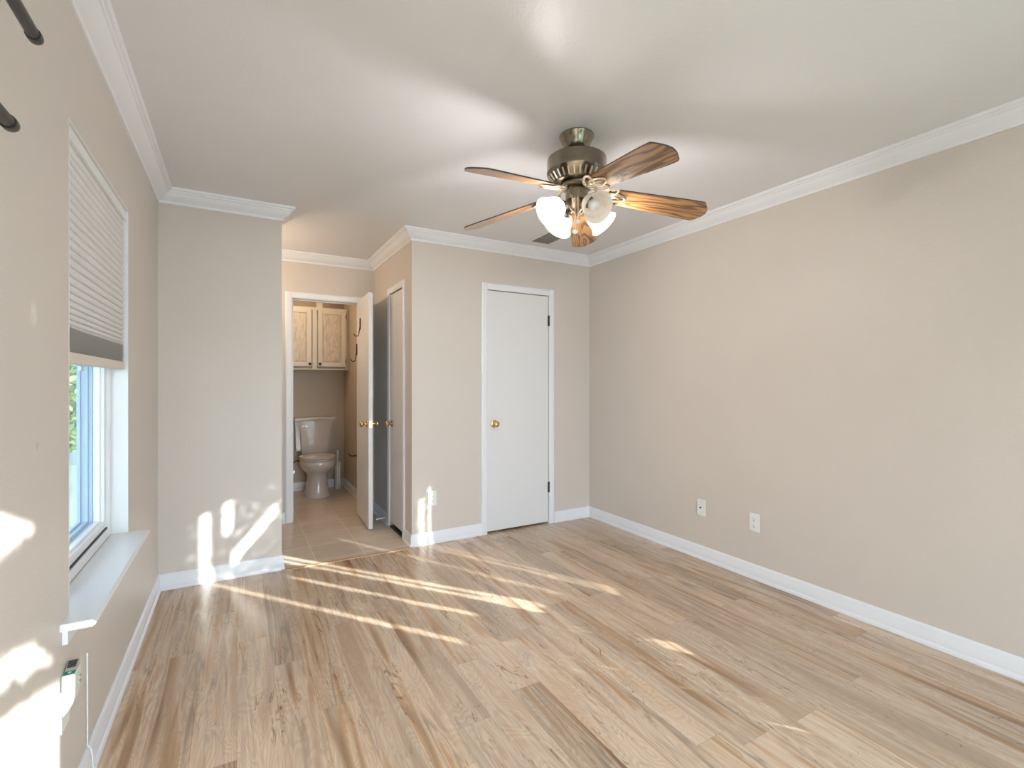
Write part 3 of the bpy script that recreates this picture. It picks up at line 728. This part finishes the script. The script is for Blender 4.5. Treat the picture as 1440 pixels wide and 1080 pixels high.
mb = MB()
for k in range(30):
    a = 2*PI*k/30; ca, sa = math.cos(a), math.sin(a)
    mb.tube([(FX+ca*0.1345, FY+sa*0.1345, 2.235), (FX+ca*0.113, FY+sa*0.113, 2.207)], 0.0042, 6)
obj('vent_ribs', mb, M['champagne'], motor, smooth=50)
obj('flywheel', MB().lathe([(0.075, 2.200), (0.078, 2.196), (0.078, 2.184), (0.060, 2.180), (0.045, 2.178)], AX, 40), M['antique'], fan, smooth=35)
obj('switch_housing', MB().lathe([(0.046, 2.180), (0.052, 2.174), (0.054, 2.166), (0.054, 2.122), (0.057, 2.118), (0.050, 2.108), (0.036, 2.094), (0.030, 2.080), (0.018, 2.070), (0.010, 2.060), (0.004, 2.050)], AX, 40), M['antique'], fan, smooth=35)
# one blade with its iron along local +x; origin on the fan axis
DRO = math.radians(-7.5); PIT = math.radians(-14.5)
R0, R1 = 0.150, 0.648
ZBL = 2.153
def blade_outline():
    h = lambda x: 0.052+0.021*min(1, max(0, (x-R0)/(R1-R0)*1.25))
    up = [(R0, 0.030), (R0+0.012, 0.048)]
    for k in range(1, 12):
        x = R0+0.012+(R1-0.045-R0-0.012)*k/11; up.append((x, h(x)))
    up += [(R1-0.040, 0.071), (R1-0.034, 0.066), (R1-0.012, 0.036), (R1-0.004, 0.020), (R1, 0.0)]
    return up+[(x, -y) for x, y in up[::-1][1:]]
bl_out = blade_outline()
def tilt(v):
    """pitch about the blade's own axis, then droop, lifted to the blade height"""
    v = Vector(v); v.z += 0
    q = Matrix.Rotation(PIT, 3, 'X') @ v
    q = Vector((q.x-R0, q.y, q.z)); q = Matrix.Rotation(-DRO, 3, 'Y') @ q
    return Vector((q.x+R0, q.y, q.z+ZBL-ZC))
blade_src = None
for k in range(5):
    a = math.radians(-167.7-72*k)
    if blade_src is None:
        mb = MB().prism(bl_out, 'z', -0.003, 0.003); mb.v = [tuple(tilt(v)) for v in mb.v]
        bld = obj('blade', mb, M['blade'], fan, local=True)
        me = bld.data; me.materials.append(M['blade_edge'])
        for pf in me.polygons:
            if len(pf.vertices) == 4: pf.material_index = 1
        # ornate cast iron: arm and three interlaced loops lying under the blade
        mb = MB(); zz = -0.0065
        arm = [(0.060, 0, 2.190-ZC), (0.080, 0.0, 2.182-ZC), (0.102, 0.003, 2.160-ZC)]
        m2 = MB().tube(arm, [0.012, 0.010, 0.009], 10, flat=0.6)
        loops = [((0.182, 0.0), 0.054, 0.025, 0.0), ((0.146, 0.028), 0.050, 0.024, 0.62), ((0.146, -0.028), 0.050, 0.024, -0.62)]
        for (c, ra, rb, rot) in loops:
            pts = []
            for i in range(28):
                t = 2*PI*i/28; px = ra*math.cos(t); py = rb*math.sin(t)*(1-0.25*math.cos(t))
                pts.append((c[0]+px*math.cos(rot)-py*math.sin(rot), c[1]+px*math.sin(rot)+py*math.cos(rot), zz-0.001*math.sin(2*t)))
            mb.tube(pts, 0.0066, 8, closed=True, flat=0.7)
        mb.tube([(0.088, 0.004, zz+0.006), (0.100, 0.018, zz), (0.120, 0.032, zz)], 0.006, 8)
        mb.tube([(0.088, -0.004, zz+0.006), (0.100, -0.018, zz), (0.120, -0.032, zz)], 0.006, 8)
        mb.prism([(0.128, -0.007), (0.178, -0.009), (0.208, 0.0), (0.178, 0.009), (0.128, 0.007)], 'z', zz+0.001, -0.003)
        for sx, sy in ((0.168, 0.026), (0.168, -0.026), (0.200, 0)):
            mb.lathe([(0.005, 0), (0.003, -0.003)], Matrix.Translation((sx, sy, zz-0.002)), 10)
        mb.v = [tuple(tilt(v)) for v in mb.v]
        mb.add(m2.v, m2.f)
        iron = obj('blade_iron', mb, M['champagne'], bld, local=True, smooth=50)
        tag(iron, 'champagne cast bracket of interlaced loops')
        blade_src = (bld, iron); nb = bld
    else:
        nb = blade_src[0].copy(); C.objects.link(nb); nb.parent = fan
        ni = blade_src[1].copy(); C.objects.link(ni); ni.parent = nb
    nb.rotation_euler = (0, 0, a)

# light kit: four bell glasses
camdir = math.degrees(math.atan2(-FY, 0.4185-FX))
for k, (da, lit) in enumerate(((36, False), (-54, True), (126, True), (-144, True))):
    a = math.radians(camdir+da); ca, sa = math.cos(a), math.sin(a)
    th = math.radians(56)             # away from straight down
    d = Vector((ca*math.sin(th), sa*math.sin(th), -math.cos(th)))
    root = Vector((FX+ca*0.040, FY+sa*0.040, 2.098))
    mid = Vector((FX+ca*0.062, FY+sa*0.062, 2.104))
    neck = Vector((FX+ca*0.080, FY+sa*0.080, 2.094))
    arm = obj('lamp_arm', MB().tube([root, mid, neck], 0.009, 10).lathe([(0.020, -0.002), (0.026, 0.004), (0.027, 0.018), (0.025, 0.022)], place(neck, d), 24), M['antique'], fan, smooth=45)
    prof = [(0.024, 0.012), (0.034, 0.018), (0.046, 0.030), (0.053, 0.046), (0.056, 0.062), (0.059, 0.078), (0.066, 0.092), (0.073, 0.100)]
    inner = [(r-0.003, h) for r, h in prof[::-1]]
    sh = obj('glass_shade', MB().lathe(prof+[(0.0725, 0.102)]+inner, place(neck, d), 40, cap=False), M['shade_lit' if lit else 'shade_off'], fan, smooth=60)
    tag(sh, 'glowing white bell glass' if lit else 'alabaster bell glass, bulb unlit, faint glow added')
    obj('bulb', MB().lathe([(0.010, 0.018), (0.013, 0.030), (0.022, 0.046), (0.026, 0.058), (0.022, 0.070), (0.012, 0.077), (0.003, 0.079)], place(neck, d), 20), M['bulb' if lit else 'bulb_off'], sh, smooth=60)
    if lit:
        l = bpy.data.lights.new('fan_bulb_light', 'POINT'); l.energy = 8.2; l.color = (1.0, 0.975, 0.97); l.shadow_soft_size = 0.035
        lo = bpy.data.objects.new('fan_bulb_light', l); C.objects.link(lo); lo.location = neck+d*0.112
# pull chains
cr = Vector((math.cos(math.radians(camdir+90)), math.sin(math.radians(camdir+90)), 0)); cf = Vector((math.cos(math.radians(camdir)), math.sin(math.radians(camdir)), 0))
for s_, zl, w_ in ((0.006, 2.000, 'shorter chain'), (-0.008, 1.953, 'longer chain')):
    p0 = Vector((FX, FY, 2.125))+cf*0.056+cr*s_
    pts = [p0, p0+cf*0.010+Vector((0, 0, -0.010)), Vector((p0.x, p0.y, zl+0.05))+cf*0.012, Vector((p0.x, p0.y, zl+0.014))+cf*0.012]
    mb = MB().tube(pts, 0.0014, 6)
    zz = pts[1].z
    while zz > pts[-1].z:
        mb.lathe([(0.0008, -0.002), (0.0024, 0), (0.0008, 0.002)], Matrix.Translation((pts[-1].x, pts[-1].y, zz)), 6); zz -= 0.006
    ch = obj('pull_chain', mb, M['champagne'], fan); tag(ch, w_)
    q = pts[-1]-Vector((0, 0, 0.013))
    f_ = obj('fob', MB().lathe([(0.0115, -0.003), (0.013, 0.0), (0.0115, 0.003)], place(q, cf), 20), M['champagne'], ch, smooth=40)
    obj('fob_face', MB().lathe([(0.009, 0.003), (0.009, 0.0042), (0.004, 0.005)], place(q, cf), 20), M['plate'], f_, smooth=40)

# ------------------------------------------------------------------ bathroom: toilet
TX = 1.196
tl = thing('toilet', 'white two-piece toilet with closed lid in the bathroom', 'toilet', (TX, 5.8, 0))
def oval(cy, ry, rx, z, n=40, e=2.2, front=1.0, cx=TX):
    out = []
    for k in range(n):
        t = 2*PI*k/n; c, s = math.cos(t), math.sin(t)
        px = rx*math.copysign(abs(c)**(2/e), c); py = ry*math.copysign(abs(s)**(2/e), s)
        if py < 0: py *= front
        out.append((cx+px, cy+py, z))
    return out
bowl = MB().loft([oval(5.775, 0.175, 0.136, 0.0), oval(5.775, 0.172, 0.133, 0.010), oval(5.78, 0.165, 0.125, 0.05), oval(5.785, 0.155, 0.112, 0.12), oval(5.79, 0.150, 0.104, 0.19),
                  oval(5.78, 0.160, 0.106, 0.245), oval(5.765, 0.185, 0.128, 0.275), oval(5.745, 0.220, 0.160, 0.305), oval(5.725, 0.245, 0.180, 0.340),
                  oval(5.715, 0.255, 0.187, 0.375), oval(5.715, 0.255, 0.186, 0.400), oval(5.715, 0.248, 0.180, 0.415)])
obj('bowl', bowl, M['porcelain'], tl, smooth=50)
obj('deck', MB().loft([oval(5.99, 0.13, 0.12, 0.30, e=4), oval(5.99, 0.135, 0.15, 0.36, e=4), oval(5.99, 0.14, 0.165, 0.42, e=4)]), M['porcelain'], tl, smooth=50)
obj('seat', MB().loft([oval(5.712, 0.247, 0.182, 0.418), oval(5.712, 0.252, 0.187, 0.421), oval(5.712, 0.252, 0.187, 0.433), oval(5.712, 0.247, 0.182, 0.436)]), M['porcelain'], tl, smooth=40)
obj('lid', MB().loft([oval(5.712, 0.246, 0.181, 0.4395), oval(5.712, 0.252, 0.187, 0.443), oval(5.712, 0.250, 0.185, 0.452), oval(5.715, 0.225, 0.165, 0.459), oval(5.72, 0.12, 0.09, 0.461)]), M['porcelain'], tl, smooth=40)
def slab_ring(x0, x1, y0, y1, z, bow=0.0, n=8):
    """plan outline of the tank: bowed front"""
    pts = []
    for k in range(n+1):
        t = k/n; pts.append((x0+(x1-x0)*t, y0-bow*math.sin(PI*t), z))
    return pts+[(x1, y1, z), (x0, y1, z)]
rings = []
for z, hw, y0 in ((0.425, 0.135, 5.975), (0.45, 0.138, 5.965), (0.55, 0.142, 5.955), (0.65, 0.150, 5.948), (0.73, 0.163, 5.942), (0.79, 0.180, 5.938), (0.825, 0.196, 5.936)):
    rings.append(slab_ring(TX-hw, TX+hw, y0, 6.04, z, 0.012))
obj('tank_front', MB().loft(rings), M['porcelain'], tl, smooth=35)
rings = [slab_ring(TX-hw, TX+hw, 6.03, 6.145, z) for z, hw in ((0.47, 0.185), (0.50, 0.192), (0.825, 0.203))]
obj('tank', MB().loft(rings), M['porcelain'], tl, smooth=35)
obj('tank_lid', MB().loft([slab_ring(TX-w, TX+w, 5.925+o, 6.15, z, 0.012) for w, o, z in ((0.210, 0.004, 0.824), (0.216, 0.0, 0.830), (0.216, 0.0, 0.852), (0.208, 0.008, 0.860))]), M['porcelain'], tl, smooth=35)
mb = MB().lathe([(0.010, 0), (0.010, 0.008), (0.006, 0.016)], place((TX-0.130, 5.945, 0.765), (0, -1, 0)), 16)
mb.tube([(TX-0.130, 5.932, 0.765), (TX-0.105, 5.926, 0.764), (TX-0.080, 5.928, 0.760)], [0.006, 0.005, 0.007], 10)
tag(obj('flush_lever', mb, M['chrome'], tl, smooth=40), 'chrome lever')
for s_ in (-1, 1): obj('bolt_cap', MB().lathe([(0.015, 0.0), (0.014, 0.012), (0.006, 0.018)], Matrix.Translation((TX+s_*0.140, 5.86, 0)), 16), M['porcelain'], tl, smooth=40)
vx, vz = 0.975, 0.215
mb = MB().tube([(vx, 6.145, vz), (vx, 6.09, vz)], 0.009, 12).lathe([(0.028, 0), (0.026, 0.006)], place((vx, 6.148, vz), (0, -1, 0)), 20)
mb.lathe([(0.014, 0), (0.018, 0.010), (0.016, 0.022), (0.008, 0.024)], place((vx, 6.09, vz), (0, -1, 0)), 16).tube([(vx, 6.10, vz), (vx, 6.10, vz+0.04)], 0.008, 10)
sv = thing('supply_valve', 'small chrome water valve on the wall left of the toilet', 'valve', (vx, 6.14, vz))
obj('valve_body', mb, M['chrome'], sv, smooth=40)
hp = [Vector((vx, 6.10, vz+0.042)), Vector((vx-0.012, 6.09, vz+0.085)), Vector((vx+0.005, 6.08, vz+0.125)), Vector((vx+0.04, 6.08, vz+0.140)), Vector((vx+0.08, 6.085, vz+0.135)), Vector((vx+0.10, 6.09, vz+0.16)), Vector((vx+0.105, 6.09, 0.468))]
tag(obj('supply_hose', MB().tube(hp, 0.008, 10), M['hose'], tl, smooth=60), 'dark braided hose')

# toilet brush in its canister
tb = thing('toilet_brush', 'slim off-white toilet brush canister standing right of the toilet', 'toilet brush', (1.462, 6.03, 0))
obj('canister', MB().lathe([(0.040, 0.0), (0.043, 0.006), (0.043, 0.010), (0.040, 0.06), (0.045, 0.30), (0.043, 0.315), (0.030, 0.325), (0.014, 0.328)], Matrix.Translation((1.462, 6.03, 0)), 32), M['bristle'], tb, smooth=40)
obj('handle', MB().lathe([(0.010, 0.326), (0.0085, 0.345), (0.010, 0.36), (0.013, 0.42), (0.012, 0.445), (0.005, 0.452)], Matrix.Translation((1.455, 6.03, 0)), 20), M['plate'], tb, smooth=40)
obj('front_groove', MB().box(1.444, 1.452, 5.9825, 5.990, 0.05, 0.28).box(1.470, 1.474, 5.9835, 5.992, 0.05, 0.28), M['plate'], tb)
# paper holder on the bathroom right wall
ph = thing('paper_holder', 'black toilet paper holder on the bathroom right wall', 'paper holder', (BX1, 5.40, 0.47))
obj('wall_mount', MB().lathe([(0.024, 0.0), (0.024, 0.006), (0.014, 0.012)], place((BX1, 5.38, 0.47), (-1, 0, 0)), 20), M['black'], ph, smooth=40)
obj('arm', MB().tube([(BX1-0.008, 5.38, 0.47), (BX1-0.055, 5.38, 0.468), (BX1-0.070, 5.395, 0.468), (BX1-0.072, 5.48, 0.470), (BX1-0.070, 5.505, 0.482)], 0.006, 10), M['black'], ph, smooth=50)

# ------------------------------------------------------------------ bathroom wall cabinet
cb = thing('wall_cabinet', 'pickled oak two-door cabinet hung above the toilet', 'cabinet', (1.19, 6.0, 1.405))
CX0, CX1, CF, CZ0, CZ1 = 0.83, 1.532, 5.845, 1.405, 2.110
obj('carcass', MB().box(CX0+0.004, CX1-0.002, CF+0.018, BY1-0.001, CZ0+0.006, CZ1-0.002), M['pickled_frame'], cb)
ff = MB().box(CX0, CX0+0.035, CF, CF+0.019, CZ0, CZ1).box(CX1-0.022, CX1, CF, CF+0.019, CZ0, CZ1).box(CX0+0.035, CX1-0.022, CF, CF+0.019, CZ1-0.035, CZ1).box(CX0+0.035, CX1-0.022, CF, CF+0.019, CZ0, CZ0+0.014).box(1.152, 1.202, CF, CF+0.019, CZ0+0.014, CZ1-0.035)
obj('face_frame', ff, M['pickled_frame'], cb, bevel=0.001)
obj('lower_rail', MB().box(CX0+0.035, 1.152, CF+0.006, CF+0.015, CZ0+0.014, CZ0+0.040).box(1.202, CX1-0.022, CF+0.006, CF+0.015, CZ0+0.014, CZ0+0.040), M['rail_grey'], cb)
for (a, b_, kx, hx) in ((0.862, 1.143, 1.123, 0.866), (1.211, 1.514, 1.229, 1.512)):
    z0, z1, f = CZ0+0.036, CZ1-0.022, CF-0.019
    mb = MB(); w_ = 0.048
    ring_ = lambda x0, x1, zz0, zz1, w2, y0, y1: mb.box(x0, x0+w2, y0, y1, zz0, zz1).box(x1-w2, x1, y0, y1, zz0, zz1).box(x0+w2, x1-w2, y0, y1, zz0, zz0+w2).box(x0+w2, x1-w2, y0, y1, zz1-w2, zz1)
    ring_(a, b_, z0, z1, w_, f, CF-0.001)
    dr = obj('cabinet_door', mb, M['pickled_frame'], cb, bevel=0.002)
    # arched, bevelled centre panel
    def panel_ring(ins, y):
        x0, x1, zz0, zz1 = a+w_+ins, b_-w_-ins, z0+w_+ins, z1-w_-ins
        return [(x0, y, zz0), (x1, y, zz0), (x1, y, zz1), (x0, y, zz1)]
    mb = MB().loft([panel_ring(-0.001, CF-0.003), panel_ring(-0.001, CF-0.011), panel_ring(0.004, CF-0.012), panel_ring(0.020, CF-0.016)])
    obj('centre_panel', mb, M['pickled'], dr)
    # thin darker line along the joint between frame and panel
    mb = MB(); ring_(a+w_, b_-w_, z0+w_, z1-w_, 0.0022, CF-0.0125, CF-0.0115); obj('joint_line', mb, M['rail_grey'], dr)
    tag(obj('knob', MB().lathe([(0.005, 0), (0.005, 0.008), (0.014, 0.014), (0.015, 0.020), (0.010, 0.026), (0.003, 0.028)], place((kx, f, 1.470), (0, -1, 0)), 20), M['black'], dr, smooth=40), 'round black knob')
    for zz in (z0+0.06, z1-0.07):
        mb = MB()
        sg = 1 if hx > 1.2 else -1
        pts = [(hx+sg*0.004, CF-0.004-0.000, zz-0.040), (hx+sg*0.010, CF-0.004, zz-0.026), (hx+sg*0.005, CF-0.004, zz-0.014), (hx+sg*0.005, CF-0.004, zz+0.014), (hx+sg*0.010, CF-0.004, zz+0.026), (hx+sg*0.004, CF-0.004, zz+0.040)]
        mb.tube(pts, 0.003, 8).tube([(hx, CF-0.019, zz-0.014), (hx, CF-0.019, zz+0.014)], 0.0045, 10)
        obj('hinge', mb, M['hinge'], dr, smooth=50)
obj('filler_post', MB().box(1.197, 1.262, CF+0.010, CF+0.05, CZ1, ZC), M['pickled_frame'], cb)
obj('scribe', MB().box(CX1, BX1, CF+0.02, CF+0.03, CZ0, CZ1), M['pickled_frame'], cb)

# bathroom ceiling lamp (out of sight to the left)
bf = thing('ceiling_light', 'round frosted bathroom ceiling light, hidden by the doorway', 'light', (0.72, 5.30, ZC))
obj('base', MB().lathe([(0.12, ZC), (0.12, ZC-0.02), (0.11, ZC-0.025)], Matrix.Translation((0.72, 5.30, 0)), 32), M['antique'], bf, smooth=40)
m, nt, b = new_mat('lit_dome'); b.inputs['Emission Color'].default_value = (1, 0.8, 0.55, 1); b.inputs['Emission Strength'].default_value = 3
obj('dome', MB().lathe([(0.11, ZC-0.025), (0.10, ZC-0.05), (0.06, ZC-0.07), (0.01, ZC-0.078)], Matrix.Translation((0.72, 5.30, 0)), 32), m, bf, smooth=60)
l = bpy.data.lights.new('bathroom_light', 'POINT'); l.energy = 9.5; l.color = (1.0, 0.80, 0.57); l.shadow_soft_size = 0.08
lo = bpy.data.objects.new('bathroom_light', l); C.objects.link(lo); lo.location = (0.72, 5.30, ZC-0.13)

# vanity light in the alcove left of the hall (behind the short wall)
vl = thing('vanity_light', 'brass vanity light bar with globe bulbs in the alcove left of the hall', 'light', (0, 4.25, 2.12))
obj('back_bar', MB().box(0.0, 0.03, 3.98, 4.52, 2.07, 2.17), M['brass'], vl, bevel=0.004)
for yy in (4.07, 4.25, 4.43):
    mb = MB().lathe([(0.022, 0.03), (0.020, 0.05)]+[(0.045*math.sin(math.radians(a_)), 0.095-0.045*math.cos(math.radians(a_))) for a_ in range(20, 180, 16)], place((0, yy, 2.12), (1, 0, 0)), 24)
    obj('globe_bulb', mb, M['vanity_bulb'], vl, smooth=60)
l = bpy.data.lights.new('vanity_glow', 'AREA'); l.shape = 'RECTANGLE'; l.size = 0.5; l.size_y = 0.08; l.energy = 6.0; l.color = (1.0, 0.78, 0.54)
lo = bpy.data.objects.new('vanity_glow', l); C.objects.link(lo); lo.location = (0.155, 4.25, 2.12); aim(lo, (1, 0, 0))

# ------------------------------------------------------------------ openings behind the camera
pd = thing('door_4', 'white framed glass patio door behind the camera', 'door', (1.48, YB-0.06, 0), kind='structure')
mb = MB(); y0, y1 = YB-0.10, YB-0.04
for a, b_ in ((0.5, 0.55), (1.455, 1.505), (2.520, 2.585)): mb.box(a, b_, y0, y1, 0, 2.12)
mb.box(0.55, 2.535, y0, y1, 2.08, 2.12).box(0.55, 2.535, y0, y1, 0, 0.06)
obj('door_frame', mb, M['vinyl'], pd)
obj('pane', MB().box(0.55, 1.455, YB-0.072, YB-0.068, 0.06, 2.08).box(1.505, 2.535, YB-0.072, YB-0.068, 0.06, 2.08), M['glass'], pd)
w2 = thing('window_2', 'white framed window in the right wall beyond the right edge of the view', 'window', (W+0.06, 0, 1.25), kind='structure')
mb = MB()
for a, b_ in ((-0.62, -0.58), (0.572, 0.62)): mb.box(W+0.04, W+0.09, a, b_, 0.50, 2.0)
mb.box(W+0.04, W+0.09, -0.58, 0.595, 1.965, 2.0).box(W+0.04, W+0.09, -0.58, 0.595, 0.50, 0.53)
obj('window_frame', mb, M['vinyl'], w2)
obj('pane', MB().box(W+0.063, W+0.067, -0.58, 0.595, 0.53, 1.965), M['glass'], w2)

# ------------------------------------------------------------------ outdoors
def leaves(name, n, place_fn, size, mat, label, cat, keep=None, kind='stuff', tilt_=1.0, group=None):
    vs = []; fs = []; i = 0; tries = 0
    while i < n and tries < n*6:
        tries += 1
        p = place_fn()
        if keep and not keep(p): continue
        s = size*(0.7+0.6*random.random())
        nrm = Vector((random.gauss(0, 1), random.gauss(0, 1), random.gauss(0, 1)))
        if tilt_ != 1.0: nrm = Vector((1 if tilt_ == 'x' else random.gauss(0, .3), 1 if tilt_ == 'y' else random.gauss(0, .3), random.gauss(0, .3)))
        nrm.normalize(); e1 = nrm.orthogonal().normalized(); e2 = nrm.cross(e1)
        r = random.random()*2*PI; e1, e2 = e1*math.cos(r)+e2*math.sin(r), e2*math.cos(r)-e1*math.sin(r)
        q = Vector(p); o = len(vs)
        for du, dv in ((-1, 0), (-0.35, 0.42), (0.35, 0.38), (1, 0), (0.35, -0.38), (-0.35, -0.42)):
            vs.append(q+e1*du*s+e2*dv*s+nrm*(0.15*s*(abs(du)-0.5)))
        fs.append(tuple(o+k for k in range(6))); i += 1
    mb = MB(); mb.v = [tuple(v) for v in vs]; mb.f = fs
    return tag(obj(name, mb, mat, fix=False), label, cat, kind=kind, group=group)
struct('added_eave', MB().box(-1.05, -0.161, YB-0.3, 6.5, 2.46, 2.52), M['extwall'], 'unseen roof overhang added above the left window to cut sky light', 'eave')  # overhang added to cut sky light on the window stool
struct('ground', MB().box(-14, 16, -12, 18, -0.30, -0.16), M['lawn'], 'pale lawn outside the windows', 'ground')
# shrub seen through the lower half of the left window
sh = thing('shrub', 'sunlit green shrub outside, seen through the left window', 'shrub', (-1.9, 8.4, -0.16))
def shrub_pt():
    while True:
        p = Vector((random.uniform(-1, 1), random.uniform(-1, 1), random.uniform(-1, 1)))
        if 0.45 < p.length < 1: return (-1.95+p.x*1.15, 8.4+p.y*0.9, 1.45+p.z*1.25)
lv = leaves('foliage', 9000, shrub_pt, 0.075, M['leaf'], None, None, kind='stuff'); lv.parent = sh; lv.location = -sh.location
mb = MB()
for k in range(5):
    a = 2*PI*k/5; mb.tube([(-1.85+0.05*math.cos(a), 8.6+0.05*math.sin(a), -0.16), (-2.0+0.3*math.cos(a), 8.6+0.3*math.sin(a), 0.6), (-2.3+0.7*math.cos(a), 8.6+0.5*math.sin(a), 1.6)], [0.035, 0.025, 0.012], 8)
obj('stem', mb, M['bark'], sh, smooth=60)
struct('wall_sky_block', MB().box(-3.6, -3.4, -8, 16, -0.16, 7.0), M['extwall'], 'added house wall outside the left window, blocking sky light', 'wall')  # tall wall added to hold back sky light at the left window
fe = MB()
for k in range(46): fe.box(-3.38+0.083*k, -3.30+0.083*k, 11.0, 11.03, -0.16, 1.5)
fe.box(-3.38, 0.4, 11.03, 11.07, 0.2, 0.3).box(-3.38, 0.4, 11.03, 11.07, 1.1, 1.2)
struct('trim_10', fe, M['fence'], 'pale board fence behind the shrub outside the left window', 'fence')

# unseen leaf screen added outside the side window, gaps shaped into sun streaks
SL = 0.78
def gap(y, z):
    def seg(y0, y1, z0, z1): return y0 < y < y1 and z0 < z < z1
    if seg(-0.345, -0.305, 0.95, 2.02): return True                # long slit -> lower streak
    if seg(0.495, 0.545, 0.68, 1.32): return True                  # slit -> hall streak
    if seg(-0.19, -0.145, 1.72, 2.02): return True
    if seg(0.10, 0.135, 0.86, 1.25): return True                   # faint middle streak
    if seg(0.38, 0.50, 0.70, 0.775): return True
    if seg(0.19, 0.30, 0.47, 0.535): return True                   # small patch out on the floor
    t = (y+0.13)/0.32
    if 0 < t < 1 and abs(z-(1.54+0.17*t)) < 0.035: return True
    return False
HX = W+0.16
def screen_pt(): return (HX+random.uniform(-0.015, 0.015), random.uniform(-0.95, 0.66), random.uniform(0.4, 2.25))
def hk(p):
    # project along the sun onto the plane of the window glass
    k = (p[0]-W)/0.615; y, z = p[1]+k*0.789, p[2]-k*0.300
    if any(gap(y+dy, z+dz) for dy, dz in ((0, 0), (0.014, 0), (-0.014, 0), (0, 0.012), (0, -0.012))): return False
    k = (p[0]-W)/0.468; y, z = p[1]+k*0.884, p[2]-k*0.300     # the glint comes in a little more squarely
    return not (0.485 < y < 0.555 and 0.68 < z < 1.27)
leaves('leaf_screen', 45000, screen_pt, 0.015, M['leaf_dark'], 'added screen of dark leaves outside the side window, gaps shaped for the sun streaks', 'leaf_screen', keep=hk, tilt_='x')
# added leaf mask by the patio door, shaped to dapple the window wall
def tk(p):
    # where the sun ray through this leaf meets the window wall x = 0
    k = p[0]/0.615; y, z = p[1]+k*0.789, p[2]-k*0.300
    if not (1.0 < y < 2.0): return random.random() < 0.25
    if z > 0.78: return not (1.10 < y < 1.60 and 0.895 < z < 0.925+0.46*(1.60-y))
    if z > 0.66+0.25*(1.62-y)-0.02 and z < 0.80: return True
    ym = 1.60 if z > 0.60 else (1.68 if z > 0.545 else 1.735)
    top = 0.60+0.17*(1.62-y)/0.2
    if z > 0.46 and y < 1.75: 
        if abs(z-(0.485+0.35*(1.74-y)*0.9)) < 0.022: return True
        if z > 0.51: return z > top or y > ym
    return False
def patio_pt(): return (random.uniform(1.75, 3.00), YB-0.42+random.uniform(-0.04, 0.04), random.uniform(1.0, 2.6))
leaves('patio_leaf_mask', 9000, patio_pt, 0.026, M['leaf_dark'], 'unseen leaves added outside the patio door, shaped to dapple the window wall', 'leaf_mask', keep=tk, tilt_='y')
